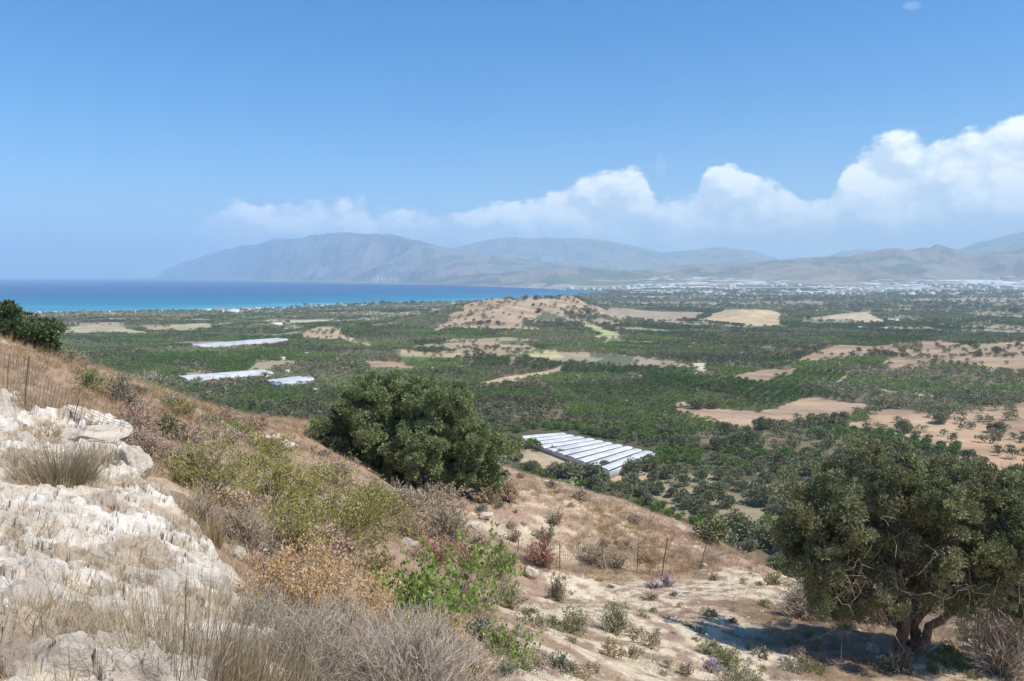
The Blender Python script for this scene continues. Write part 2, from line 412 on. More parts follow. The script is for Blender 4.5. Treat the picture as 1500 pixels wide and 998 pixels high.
# ------------------------------------------------------------------ materials
def newmat(name):
    m_ = bpy.data.materials.new(name); m_.use_nodes = True
    t = NT(m_.node_tree); out = t.n('ShaderNodeOutputMaterial'); return m_, t, out
def ramp(t, fac, stops):
    r = t.n('ShaderNodeValToRGB'); t.set(r.inputs[0], fac); e = r.color_ramp.elements
    while len(e) > 1: e.remove(e[0])
    e[0].position = stops[0][0]; e[0].color = (*stops[0][1], 1)
    for p, c_ in stops[1:]:
        q = e.new(p); q.color = (*c_, 1)
    return r.outputs[0]
def leafmat(name, stops, trans=0.25, nscale=1.5, namp=0.35, rough=.7, objvar=0.0, field=0.0):
    """foliage: colour by leaf tint and by slow noise from sprig to sprig"""
    m_, t, out = newmat(name)
    at_ = t.n('ShaderNodeAttribute', attribute_name='tint')
    tcn = t.n('ShaderNodeTexCoord')
    nz = t.noise(tcn.outputs['Object'], nscale, 3)
    oi = t.n('ShaderNodeObjectInfo')
    fac = t.m('ADD', at_.outputs['Fac'], t.m('MULTIPLY', t.m('SUBTRACT', nz, .5), namp))
    if objvar: fac = t.m('ADD', fac, t.m('MULTIPLY', t.m('SUBTRACT', oi.outputs['Random'], .5), objvar))
    if field:
        fa = t.n('ShaderNodeAttribute', attribute_name='ft', attribute_type='INSTANCER')
        fac = t.m('ADD', fac, t.m('MULTIPLY', fa.outputs['Fac'], field))
    cc = ramp(t, t.m('MAXIMUM', t.m('MINIMUM', fac, 1.0), 0.0), stops)
    p = t.n('ShaderNodeBsdfPrincipled'); t.set(p.inputs['Base Color'], cc); t.set(p.inputs['Roughness'], rough); t.set(p.inputs['Specular IOR Level'], .25)
    if trans > 0:
        tr = t.n('ShaderNodeBsdfTranslucent'); t.set(tr.inputs[0], cc)
        mx = t.n('ShaderNodeMixShader'); t.set(mx.inputs[0], trans); t.t.links.new(p.outputs[0], mx.inputs[1]); t.t.links.new(tr.outputs[0], mx.inputs[2])
        t.t.links.new(mx.outputs[0], out.inputs[0])
    else: t.t.links.new(p.outputs[0], out.inputs[0])
    return m_
def plain(name, c1, c2, scale=3.0, rough=.8, bumpd=0.0, bs=10.0, spec=.3, metal=0.0):
    m_, t, out = newmat(name); tcn = t.n('ShaderNodeTexCoord')
    nz = t.sm(t.noise(tcn.outputs['Object'], scale, 6, .6), .3, .7)
    p = t.n('ShaderNodeBsdfPrincipled'); t.set(p.inputs['Base Color'], t.mix(nz, c1, c2)); t.set(p.inputs['Roughness'], rough)
    t.set(p.inputs['Specular IOR Level'], spec); t.set(p.inputs['Metallic'], metal)
    if bumpd:
        b = t.n('ShaderNodeBump'); t.set(b.inputs['Distance'], bumpd); t.set(b.inputs['Strength'], .8)
        t.set(b.inputs['Height'], t.noise(tcn.outputs['Object'], bs, 8, .65)); t.t.links.new(b.outputs[0], p.inputs['Normal'])
    t.t.links.new(p.outputs[0], out.inputs[0]); return m_
M = {}
M['olive'] = leafmat('olive_leaf', [(0, (.11, .12, .05)), (.5, (.235, .245, .11)), (1, (.42, .42, .23))], .22, .9, .5)
M['evergreen'] = leafmat('evergreen_leaf', [(0, (.045, .075, .025)), (.5, (.095, .135, .050)), (1, (.190, .220, .095))], .22, .8, .5)
M['v_olive'] = leafmat('distant_olive', [(0, (.125, .13, .055)), (.5, (.22, .225, .10)), (1, (.33, .32, .165))], .1, .35, .5, objvar=.4, field=1.5)
M['v_citrus'] = leafmat('distant_citrus', [(0, (.085, .145, .028)), (.5, (.165, .25, .048)), (1, (.28, .36, .085))], .1, .35, .5, objvar=.4, field=1.5)
M['wideolive'] = leafmat('wide_olive_leaf', [(0, (.12, .155, .06)), (.5, (.25, .30, .12)), (1, (.42, .46, .23))], .22, .9, .5)
M['yellowgreen'] = leafmat('yellowgreen_leaf', [(0, (.17, .17, .05)), (.5, (.38, .36, .10)), (1, (.58, .52, .20))], .3, 1.0, .5)
M['green'] = leafmat('fresh_leaf', [(0, (.11, .19, .03)), (.5, (.22, .34, .06)), (1, (.38, .50, .12))], .35, 1.2, .4)
M['palegreen'] = leafmat('palegreen_leaf', [(0, (.17, .18, .08)), (.5, (.29, .30, .14)), (1, (.45, .43, .24))], .25, 2, .4)
M['graygreen'] = leafmat('graygreen_leaf', [(0, (.16, .16, .11)), (.5, (.26, .26, .18)), (1, (.38, .36, .27))], .2, 2, .4)
M['orange'] = leafmat('orange_leaf', [(0, (.38, .22, .09)), (.5, (.62, .40, .18)), (1, (.75, .55, .30))], .2, 2, .5)
M['pink'] = leafmat('pink_scrub', [(0, (.33, .22, .15)), (.5, (.50, .35, .26)), (1, (.52, .36, .28))], .15, 2, .5)
M['red'] = leafmat('red_scrub', [(0, (.28, .10, .08)), (.5, (.46, .20, .15)), (1, (.56, .33, .25))], .15, 2, .5)
M['purple'] = leafmat('purple_flower', [(0, (.18, .14, .24)), (.5, (.33, .25, .45)), (1, (.46, .38, .60))], .2, 3, .5)
M['mauve'] = leafmat('mauve_scrub', [(0, (.34, .26, .18)), (.5, (.50, .40, .28)), (1, (.62, .52, .38))], .15, 2, .5)
M['drytwig'] = leafmat('dry_twig', [(0, (.34, .27, .19)), (.5, (.56, .46, .35)), (1, (.76, .67, .56))], 0, 1.5, .5)
M['browntwig'] = leafmat('brown_twig', [(0, (.24, .18, .12)), (.5, (.42, .33, .23)), (1, (.60, .50, .37))], 0, 1.5, .4)
M['straw'] = leafmat('straw_blade', [(0, (.28, .19, .10)), (.5, (.50, .37, .20)), (1, (.68, .55, .33))], .25, .6, .45)
M['gold'] = leafmat('golden_straw', [(0, (.34, .22, .12)), (.5, (.56, .40, .22)), (1, (.70, .56, .35))], .25, .6, .45)
M['greenblade'] = leafmat('green_blade', [(0, (.20, .16, .09)), (.5, (.38, .30, .18)), (1, (.58, .47, .32))], .25, .6, .4)
M['bark'] = plain('bark', (.10, .075, .055), (.20, .16, .125), 5, .95, .03, 9)
M['rock'] = plain('limestone', (.54, .45, .35), (.72, .64, .53), 2.2, .95, .12, 3.2)
M['graystone'] = plain('grey_stone', (.34, .32, .29), (.55, .52, .48), 2, .95, .03, 6)
M['post'] = plain('rusty_steel', (.10, .07, .05), (.19, .14, .11), 8, .8)
M['wire'] = plain('fence_wire', (.16, .13, .11), (.26, .22, .19), 2, .7)
M['plaster'] = plain('white_plaster', (.70, .68, .64), (.80, .79, .76), .3, .8)
M['cream'] = plain('cream_plaster', (.55, .48, .38), (.66, .60, .50), .3, .8)
M['tile'] = plain('roof_tile', (.40, .20, .13), (.52, .30, .20), .8, .8)
M['glass'] = plain('dark_window', (.04, .05, .06), (.07, .08, .10), .5, .2)
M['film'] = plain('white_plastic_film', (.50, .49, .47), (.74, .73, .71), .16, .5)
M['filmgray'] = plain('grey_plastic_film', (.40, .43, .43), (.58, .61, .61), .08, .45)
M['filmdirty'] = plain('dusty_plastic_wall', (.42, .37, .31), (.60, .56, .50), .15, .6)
M['filmdark'] = plain('dark_grey_film_wall', (.22, .21, .19), (.36, .34, .31), .2, .7)  # dark grey plastic for the large greenhouse's left wall
M['redfilm'] = plain('red_plastic', (.40, .06, .06), (.50, .12, .11), .3, .5)
M['gutter'] = plain('gutter_steel', (.20, .21, .21), (.32, .33, .33), 1, .6)
M['carpaint'] = plain('silver_paint', (.50, .51, .52), (.56, .57, .58), 1, .3, spec=.5, metal=.3)
M['tyre'] = plain('tyre_rubber', (.02, .02, .02), (.035, .035, .035), 4, .9)

# ------------------------------------------------------------------ land cover of the plain
def W2(pts): return hit([p[0] for p in pts], [p[1] for p in pts], 2.0)[:, :2]
BARE = [  # (photo outline of a field, colour, sparse-tree density)
 ([(985, 600), (1010, 598), (1048, 599), (1113, 605), (1194, 582), (1276, 594), (1255, 604), (1243, 611), (1208, 615), (1160, 615), (1118, 628), (1095, 631), (1071, 624), (1040, 617), (1003, 609)], (.45, .29, .20), 0),
 ([(1079, 549), (1130, 542), (1181, 539), (1165, 546), (1135, 555), (1115, 563), (1080, 558)], (.38, .24, .18), 0),
 ([(1015, 551), (1018, 536), (1030, 529), (1032, 540), (1044, 544), (1060, 555), (1050, 556), (1032, 550)], (.62, .50, .38), 0),
 ([(1020, 470), (1041, 464), (1060, 455), (1107, 452), (1145, 458), (1142, 472), (1155, 483), (1125, 478), (1060, 474)], (.52, .37, .23), 0),
 ([(864, 448), (894, 449), (943, 455), (1037, 458), (1018, 468), (908, 469), (880, 463)], (.42, .30, .22), 0),
 ([(856, 474), (880, 480), (908, 489), (914, 495), (873, 500), (868, 495), (880, 490), (862, 485)], (.42, .40, .19), 0),
 ([(1193, 468), (1236, 460), (1270, 457), (1298, 476), (1255, 471)], (.52, .40, .27), 0),
 ([(1150, 531), (1185, 519), (1225, 506), (1278, 507), (1379, 499), (1430, 508), (1520, 500), (1700, 500), (1700, 545), (1500, 547), (1442, 540), (1411, 533), (1380, 532), (1348, 541), (1299, 546), (1296, 534), (1313, 522), (1290, 517), (1253, 518), (1240, 528), (1200, 532)], (.40, .26, .18), .14),
 ([(1290, 600), (1325, 598), (1365, 606), (1392, 604), (1500, 588), (1620, 580), (1620, 680), (1440, 690), (1380, 650), (1330, 640), (1250, 624), (1268, 612)], (.44, .28, .19), .30),
 ([(1283, 570), (1320, 573), (1362, 580), (1360, 583), (1318, 577), (1282, 574)], (.42, .34, .25), 0),
 ([(570, 512), (640, 516), (690, 504), (780, 506), (803, 520), (735, 524), (700, 522), (600, 528)], (.44, .31, .21), .18),
 ([(538, 529), (593, 532), (600, 542), (540, 543)], (.38, .24, .17), 0),
 ([(700, 560), (767, 549), (826, 536), (818, 546), (767, 558), (720, 564)], (.47, .33, .22), 0),
 ([(760, 517), (812, 512), (818, 523), (783, 528)], (.50, .42, .22), .05),
 ([(577, 522), (635, 523), (620, 531), (590, 531)], (.13, .20, .06), 0),
 ([(440, 488), (467, 479), (489, 479), (545, 503), (542, 510), (500, 500), (443, 497)], (.46, .33, .22), .15),
 ([(100, 480), (143, 476), (222, 488), (198, 491), (110, 488)], (.46, .36, .24), 0),
 ([(250, 477), (307, 474), (315, 484), (258, 484)], (.42, .34, .22), 0),
 ([(255, 548), (283, 546), (312, 549), (302, 556), (250, 559)], (.34, .25, .18), 0),
 ([(300, 512), (312, 508), (345, 507), (345, 511), (312, 513)], (.62, .52, .40), 0),
 ([(900, 690), (925, 685), (948, 688), (955, 700), (945, 715), (915, 712), (890, 705)], (.50, .32, .20), 0),
 ([(748, 650), (775, 655), (860, 682), (880, 692), (860, 700), (790, 690), (748, 675)], (.48, .34, .23), .1),
 ([(940, 708), (1040, 700), (1180, 705), (1215, 735), (1180, 772), (1060, 770), (960, 745)], (.33, .25, .16), .95),
 ([(980, 598), (990, 590), (1003, 592), (1000, 600)], (.45, .30, .2), 0),
 ([(905, 586), (925, 583), (925, 588), (910, 590)], (.60, .48, .36), 0),
 ([(1390, 650), (1500, 640), (1600, 640), (1600, 720), (1430, 700)], (.46, .28, .18), .35),
 ([(1105, 690), (1135, 683), (1130, 690), (1110, 695)], (.46, .34, .24), 0),
 ([(410, 471), (490, 468), (520, 470), (430, 476)], (.50, .42, .30), 0),
]
BW = [(W2(p), c_, d) for p, c_, d in BARE]
KNOLL = W2([(640, 477), (668, 458), (700, 443), (735, 433), (790, 436), (845, 437), (862, 452), (858, 462), (840, 458), (800, 455), (790, 462), (770, 470), (788, 482), (775, 486), (720, 484), (660, 482)])
def cover(x, y):
    """-> colour (N,3), citrus density, olive density"""
    r = np.hypot(x, y); n = len(x)
    th = 0.35; xr = x * math.cos(th) - y * math.sin(th); yr = x * math.sin(th) + y * math.cos(th)
    wx = xr + (vn(x / 90, y / 90, 30) - .5) * 26; wy = yr + (vn(x / 90, y / 90, 31) - .5) * 26
    hid, edge = cells(wx / 130, wy / 75, 90)
    hid2, edge2 = cells(wx / 48, wy / 40, 95)
    big = fbm(x / 400, y / 400, 33, 3)
    far = ss(1150, 1800, r)
    # share of land that is bare grows toward the coast
    bare_p = .12 + .42 * far + .10 * ss(2600, 3500, r)
    h1 = (hid * 7.13 + big * 1.2) % 1.0
    bare = (h1 < bare_p) | ((hid2 < .04 + .12 * far))
    bare &= r > 640
    oliv = (~bare) & (((h1 * 3.7 + .3) % 1) < .33)
    nz = fbm(x / 22, y / 22, 35, 3)
    soil = np.array([.36, .27, .18]); green = np.array([.075, .090, .040])
    under = np.where(oliv[:, None], np.array([.19, .15, .095]), np.array([.10, .095, .05]))
    tan = np.stack([.36 + .12 * (hid2 - .5), .29 + .06 * (hid2 - .5), .19 + .05 * (hid - .5)], 1)
    grn = np.array([.14, .15, .08])
    tan = np.where(((hid2 * 13.7) % 1 < .30)[:, None], grn, tan)
    C = np.where(bare[:, None], tan, under)
    cit = np.where(bare | oliv, 0, 1.0); oli = np.where(oliv, .9, 0)
    oli = np.where(bare, .05, oli)
    track = (edge < .028) & (((hid * 31) % 1) < .55) & (r < 1800) & (r > 600)
    C = np.where(track[:, None], np.array([.48, .37, .26]), C)
    cit = np.where(edge < .03, 0, cit)
    # knoll
    d = poly_sd(KNOLL, x, y) + (nz - .5) * 30
    kk = d > 0
    C = np.where(kk[:, None], np.array([.41, .30, .20]) + (fbm(x / 30, y / 9, 37, 4)[:, None] - .5) * .36, C)
    cit = np.where(kk, 0, cit); oli = np.where(kk, .05, oli)
    for P_, c_, dn in BW:
        d = poly_sd(P_, x, y) + (nz - .5) * 11 + (vn(x / 7, y / 7, 36) - .5) * 5
        kk = d > 0; pl = .5 + .5 * np.sin((x * .8 + y * .6 + fbm(x / 60, y / 60, 44, 3) * 25) * 2 * PI / 7.5)
        tone = 1 - .10 * pl[:, None] + (fbm(x / 45, y / 12, 39, 4)[:, None] - .5) * .75
        C = np.where(kk[:, None], np.array([c_[0] * .97, c_[1] * 1.06, c_[2] * .98]) * tone * (.82 + .36 * nz[:, None]), C)
        cit = np.where(kk, 0, cit); oli = np.where(kk, dn * .75, oli)
    # coast: scrub, then beach
    s = sea_mask(x, y)
    sc_ = ss(-520, -260, s)[:, None]
    scrub = np.where((fbm(x / 80, y / 50, 50, 3) > .52)[:, None], np.array([.17, .165, .11]), np.array([.35, .29, .21]))
    C = C * (1 - sc_) + scrub * sc_
    cit = np.where(s > -420, 0, cit); oli = np.where(s > -420, np.where(s > -70, 0, .12), oli)
    C = np.where((s > -42)[:, None], np.array([.60, .54, .45]), C)
    # beyond 3 km: flat strips; mountains: brown-grey rock and scrub
    fz = ss(2600, 3300, r)[:, None]
    strip = np.where((vn(x / 500, y / 120, 52) > .55)[:, None], np.array([.40, .32, .24]), np.array([.15, .16, .10]))
    C = C * (1 - fz) + strip * fz
    cit = np.where(r > 2300, 0, cit); oli = np.where(r > 2300, np.where(fbm(x / 420, y / 160, 54, 3) > .50, .40, .04), oli)
    oli = np.where(r > 5200, 0, oli); oli = np.where(s > -70, 0, oli)
    mt = ss(6900, 7800, r)[:, None]
    mn = fbm(x / 700, y / 700, 56, 5)[:, None]
    mm = np.where(fbm(x / 260, y / 260, 57, 4)[:, None] > .53, np.array([.13, .13, .09]), np.array([.25, .20, .15])) * (.75 + mn * .5)
    C = C * (1 - mt) + mm * mt
    # the slope straight under our hill: scrub
    nr = (1 - ss(170, 260, r))[:, None]
    C = C * (1 - nr) + np.array([.30, .22, .14]) * nr
    cit = np.where(r < 215, 0, cit); oli = np.where(r < 215, .22, oli)
    return C, cit, oli
# foreground areas (photo outlines set on the ground)
SAND_W = hit(*zip(*[(745, 860), (800, 835), (880, 850), (1000, 852), (1120, 835), (1175, 850), (1200, 880), (1330, 905), (1500, 935), (1650, 960), (1650, 1200), (700, 1200), (700, 960), (730, 900)]))[:, :2]
DIRT2 = hit(*zip(*[(660, 730), (760, 708), (850, 730), (900, 770), (880, 800), (800, 780), (700, 790), (640, 770)]))[:, :2]
LITTER_SHADE = hit([1240], [925])[0]  # centre of the brown litter that also paints in the olive's shadow tone
def near_cover(x, y):
    r = np.hypot(x, y)
    n1 = fbm(x / 2.2, y / 2.2, 100, 4); n2 = fbm(x / .5, y / .5, 104, 4); n3 = fbm(x / 6, y / 6, 108, 3)
    n4 = fbm(x / .13, y / .13, 106, 3)
    base = np.array([.40, .29, .19]) * (.65 + .7 * n2[:, None])
    pk = ss(.45, .62, n3)[:, None]
    C = base * (1 - pk * .6) + np.array([.40, .27, .21]) * pk * .6
    pale = np.array([.68, .57, .40]) * (.74 + .45 * n4[:, None]) * (.9 + .2 * n2[:, None])
    s = poly_sd(SAND_W, x, y); a = ss(-.6, .8, s + (n1 - .5) * 3)
    a = np.maximum(a * ss(.42, .54, n2 * .65 + n1 * .35), 0)
    s2 = poly_sd(DIRT2, x, y); a = np.maximum(a, .65 * ss(-1, 1, s2 + (n1 - .5) * 4) * ss(.45, .58, n2 * .5 + n1 * .5))
    a = np.maximum(a, .8 * ss(.60, .66, n1) * ss(.5, .56, n2))
    C = C * (1 - a[:, None]) + pale * a[:, None]
    litter_shade = ss(1.0, .55, np.hypot((x - LITTER_SHADE[0]) / 5.2, (y - LITTER_SHADE[1]) / 5.6) + (n1 - .5) * .9)[:, None] * .9
    C = C * (1 - litter_shade) + np.array([.24, .165, .10]) * (.6 + .8 * n2[:, None]) * litter_shade  # leaf litter plus the olive's brown shadow tone, both put into the ground colour
    q = poly_sd(ROCK_W, x, y) + (fbm(x / .7, y / .7, 81, 4) - .5) * 0.9
    m_ = (ss(-.05, .2, q) * ss(.44, .49, n2 * .55 + n1 * .45))[:, None]
    inr = ss(-.05, .2, q)[:, None]; C = C * (1 - inr) + np.array([.52, .42, .31]) * (.6 + .8 * n4[:, None]) * inr
    tone = ss(.35, .65, fbm(x / .9, y / .35, 112, 4))[:, None]
    rc = (np.array([.68, .58, .46]) * (1 - tone) + np.array([.80, .73, .62]) * tone) * (.70 + .6 * n4[:, None])
    crk = np.abs(fbm(x / .45, y / .45, 87, 4, .6) - .5); rc = rc * (1 - .35 * ss(.03, 0, crk))[:, None]
    C = C * (1 - m_) + rc * m_
    return C

# ------------------------------------------------------------------ ground sheet (one sheet, finer toward the viewer)
AP = -1.2
azs = np.concatenate([np.linspace(-75, -37, 40)[:-1], np.linspace(-37, 37, 900), np.linspace(37, 75, 40)[1:]]) * PI / 180
rr = 1.3 * np.exp(np.arange(0, 1560) * math.log(34000 / 1.3) / 1559)
RA, AA = np.meshgrid(rr, azs, indexing='ij')
GX = (RA * np.sin(AA)).ravel(); GY = (RA * np.cos(AA)).ravel() + AP
GZ = height(GX, GY)
Cv = np.zeros((len(GX), 3)); rad = np.hypot(GX, GY)
nn = rad < 200
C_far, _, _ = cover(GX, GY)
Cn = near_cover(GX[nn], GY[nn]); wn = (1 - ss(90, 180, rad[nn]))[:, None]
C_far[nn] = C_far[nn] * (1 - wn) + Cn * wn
C_far = np.clip(C_far, .02, .9)
nr_, na_ = RA.shape
idx = np.arange(nr_ * na_).reshape(nr_, na_)
Fg = np.stack([idx[:-1, :-1], idx[:-1, 1:], idx[1:, 1:], idx[1:, :-1]], -1).reshape(-1, 4)
m_, t, out = newmat('ground')
atc = t.n('ShaderNodeAttribute', attribute_name='cover'); atn = t.n('ShaderNodeAttribute', attribute_name='tint')
tcn = t.n('ShaderNodeTexCoord'); ob = tcn.outputs['Object']
nf = t.noise(ob, 9.0, 5, .7); nm = t.noise(ob, .22, 6, .6); nmt = t.noise(ob, .004, 7, .6)
vor = t.n('ShaderNodeTexVoronoi'); t.set(vor.inputs['Vector'], ob); t.set(vor.inputs['Scale'], 5.0)
near_f = atn.outputs['Fac']
v1 = t.m('ADD', .62, t.m('MULTIPLY', nf, .76)); v2 = t.m('ADD', .72, t.m('MULTIPLY', nm, .56))
v = t.m('MULTIPLY', t.m('ADD', t.m('MULTIPLY', v1, near_f), t.m('MULTIPLY', v2, t.m('SUBTRACT', 1.0, near_f))), 1.0)
vm = t.n('ShaderNodeVectorMath', operation='SCALE'); t.set(vm.inputs[0], atc.outputs['Color']); t.set(vm.inputs['Scale'], v)
p = t.n('ShaderNodeBsdfPrincipled'); t.set(p.inputs['Base Color'], vm.outputs[0]); t.set(p.inputs['Roughness'], 1.0); t.set(p.inputs['Specular IOR Level'], .1)
b = t.n('ShaderNodeBump'); t.set(b.inputs['Distance'], .10); t.set(b.inputs['Strength'], t.m('MULTIPLY', near_f, .9))
t.set(b.inputs['Height'], t.m('ADD', t.noise(ob, 5.0, 9, .7), t.m('MULTIPLY', vor.outputs[0], -.35))); t.t.links.new(b.outputs[0], p.inputs['Normal'])
t.t.links.new(p.outputs[0], out.inputs[0])
M['ground'] = m_
g = MB(); g.add(np.stack([GX, GY, GZ], 1), Fg, 1 - ss(60, 200, rad))
ground = g.build('ground', M['ground'], smooth=True)
fx_ = GX[Fg[:, 0]]; fy_ = GY[Fg[:, 0]]; sm_ = np.ones(len(Fg), bool); k_ = np.hypot(fx_, fy_) < 20
sm_[k_] = poly_sd(ROCK_W, fx_[k_], fy_[k_]) < -.3; ground.data.polygons.foreach_set('use_smooth', sm_)
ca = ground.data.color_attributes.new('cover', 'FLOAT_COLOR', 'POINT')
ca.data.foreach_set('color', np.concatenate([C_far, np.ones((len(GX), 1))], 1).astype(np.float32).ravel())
tag(ground, 'dry hillside, green plain and far mountains as one ground', kind='structure')
del g, RA, AA

# ------------------------------------------------------------------ sea
m_, t, out = newmat('sea_water')
ats = t.n('ShaderNodeAttribute', attribute_name='tint'); tcn = t.n('ShaderNodeTexCoord')
mp = t.n('ShaderNodeMapping'); t.set(mp.inputs['Vector'], tcn.outputs['Object']); mp.inputs['Scale'].default_value = (1, 3.5, 1)
nz = t.noise(mp.outputs[0], .0012, 6, .6)
fac = t.m('ADD', ats.outputs['Fac'], t.m('MULTIPLY', t.m('SUBTRACT', nz, .5), .16))
cc = ramp(t, fac, [(0, (.60, .66, .64)), (.010, (.10, .36, .42)), (.06, (.008, .19, .30)), (.20, (.004, .095, .23)), (.5, (.002, .045, .17)), (1, (.002, .045, .17))])
foam = t.sm(t.noise(mp.outputs[0], .02, 5, .75), .70, .76)
cc = t.mix(t.m('MULTIPLY', foam, .35), cc, (.6, .66, .68))
p = t.n('ShaderNodeBsdfPrincipled'); t.set(p.inputs['Base Color'], cc); t.set(p.inputs['Roughness'], .55); t.set(p.inputs['Specular IOR Level'], .12)
t.t.links.new(p.outputs[0], out.inputs[0]); M['sea'] = m_
sa = np.linspace(-75, 12, 260) * PI / 180; sr = 1400 * np.exp(np.arange(0, 260) * math.log(33000 / 1400) / 259)
RA, AA = np.meshgrid(sr, sa, indexing='ij'); sx = (RA * np.sin(AA)).ravel(); sy = (RA * np.cos(AA)).ravel()
dsea = sea_mask(sx, sy); idx = np.arange(260 * 260).reshape(260, 260)
tint = np.clip(dsea, 0, 9000) / 9000
sq = np.minimum(np.clip(sy - pix_interp(near_shore, np.arctan2(sx, sy)), 0, 1e5), 1e5)
tint = np.clip(sq, 0, 9000) / 9000
s_ = MB(); s_.add(np.stack([sx, sy, np.zeros(len(sx))], 1), np.stack([idx[:-1, :-1], idx[:-1, 1:], idx[1:, 1:], idx[1:, :-1]], -1).reshape(-1, 4), tint)
sea = s_.build('sea', M['sea']); tag(sea, 'turquoise bay turning deep blue toward the horizon', kind='structure')


# ------------------------------------------------------------------ haze
m_, t, out = newmat('haze_air')
pv = t.n('ShaderNodeVolumePrincipled')
pv.inputs['Color'].default_value = (.58, .82, 1.0, 1); pv.inputs['Density'].default_value = HAZE
pv.inputs['Anisotropy'].default_value = 0.0
t.t.links.new(pv.outputs[0], out.inputs['Volume']); M['haze'] = m_
hz = MB(); hz.box(0, 16000, -14, 76000, 38000, 1560); haze = hz.build('haze', M['haze'])
tag(haze, 'thin blue haze over the plain and bay', kind='stuff')

# ------------------------------------------------------------------ tree builders
def crown_mesh(clumps, radii, n_each, L, Wd, rs, name, mat, squash=.8, hollow=.35):
    mb = MB()
    C2, R2, N2 = [], [], []
    for c_, r_, n_ in zip(clumps, radii, n_each):      # each bough breaks up into smaller sprays
        m = 7
        for d in rdirs(m, rs):
            C2.append(c_ + d * r_ * rs.uniform(.45, 1.15) * [1, 1, squash]); R2.append(r_ * rs.uniform(.28, .52)); N2.append(int(n_ / m * rs.uniform(.4, 1.5)))
    clumps, radii, n_each = C2, R2, N2
    for c_, r_, n_ in zip(clumps, radii, n_each):
        d = rdirs(n_, rs); rad_ = r_ * (hollow + (1 - hollow) * rs.rand(n_) ** .6) * (1 + .25 * (vn(d[:, 0] * 2 + c_[0] * 3, d[:, 2] * 2 + c_[1] * 3, 7) - .5) * 2)
        pos = c_ + d * rad_[:, None] * [1, 1, squash]
        dr = nrm(d + rdirs(n_, rs) * .8 + [0, 0, .45])
        tn = np.clip(rs.normal(.5, .20, n_) + rs.normal(0, .13), 0, 1)
        leaves(mb, pos, dr, L * (.7 + .6 * rs.rand(n_)), Wd * (.7 + .6 * rs.rand(n_)), tn, rs)
    return mb.mesh(name, mat)
def bend_line(a, b, k, wob, rs, sag=0.0):
    t = np.linspace(0, 1, k)[:, None]; L = np.linalg.norm(b - a)
    o = rs.normal(size=(k, 3)) * wob * L; o[0] = 0; o[-1] = 0
    o = o * np.sin(t * PI) ; return a + (b - a) * t + o + np.array([0, 0, sag * L]) * np.sin(t * PI)
def big_tree(label, cat, base, forks, clumps, radii, n_each, L, Wd, mat, rs, trunk_r=.2, name='olive_tree', group=None, squash=.8, dead=0, twig_mat='browntwig'):
    """forks: list of ends of the main trunks (relative); the limbs run on into every leaf clump"""
    root = empty(name, base); tag(root, label, cat, group)
    tb = MB(); lb = MB(); pts = []; prad = []
    for e in forks:
        e = np.array(e, float); ln = bend_line(np.array([rs.normal(0, .06), rs.normal(0, .06), -.25]), e, 9, .05, rs)
        R = trunk_r * (1.25 - .72 * np.linspace(0, 1, 9) ** .8) * (.9 + .2 * rs.rand(9)); R[0] *= 1.35
        tubes(tb, ln[None], R[None], .5, sides=9)
        pts += list(ln[4:]); prad += list(R[4:])
    pts = np.array(pts); prad = np.array(prad)
    order = np.argsort([np.linalg.norm(c_) for c_ in clumps])
    for i in order:
        c_ = clumps[i]; dd = np.linalg.norm(pts - c_, axis=1) + np.maximum(pts[:, 2] - c_[2], 0) * 2
        j = int(np.argmin(dd)); ln = bend_line(pts[j], c_, 7, .07, rs, .05)
        r0 = min(prad[j] * .7, .075); R = np.linspace(r0, .012, 7)
        tubes(lb, ln[None], R[None], .4, sides=5)
        pts = np.concatenate([pts, ln[2:6]]); prad = np.concatenate([prad, R[2:6]])
        n = 10
        ends = c_ + rdirs(n, rs) * radii[i] * .95
        tubes(lb, np.stack([bend_line(c_, q, 4, .1, rs) for q in ends]), np.tile(np.linspace(.012, .004, 4), (n, 1)), rs.rand(n), sides=3)
    trunk = tb.build('trunk', M['bark'], root, smooth=True)
    lb.build('branches', M['bark'], root)
    cr = bpy.data.objects.new('crown', crown_mesh(clumps, radii, n_each, L, Wd, rs, 'crown', mat, squash)); col.objects.link(cr); cr.parent = root
    if dead:
        db = MB(); S = []
        for i in range(dead):
            c_ = clumps[rs.randint(len(clumps))]; a = c_ * [.8, .8, .7]
            S.append(bend_line(a, a + nrm(rs.normal(size=3) + [-.4, -.6, -.35]) * rs.uniform(.5, 1.3), 5, .1, rs))
        S = np.array(S); tubes(db, S, np.tile(np.linspace(.009, .003, 5), (dead, 1)), rs.rand(dead), sides=3)
        db.build('dead_twigs', M[twig_mat], root)
    return root
def ell_clumps(c_, rad_, n, rs, rmin, rmax, inner=.5, zmin=-9):
    out = []
    while len(out) < n:
        d = rdirs(1, rs)[0]; q = np.array(c_) + d * np.array(rad_) * (inner + (1 - inner) * rs.rand() ** .7)
        if q[2] < zmin: continue
        out.append(q)
    return np.array(out), rs.uniform(rmin, rmax, n)

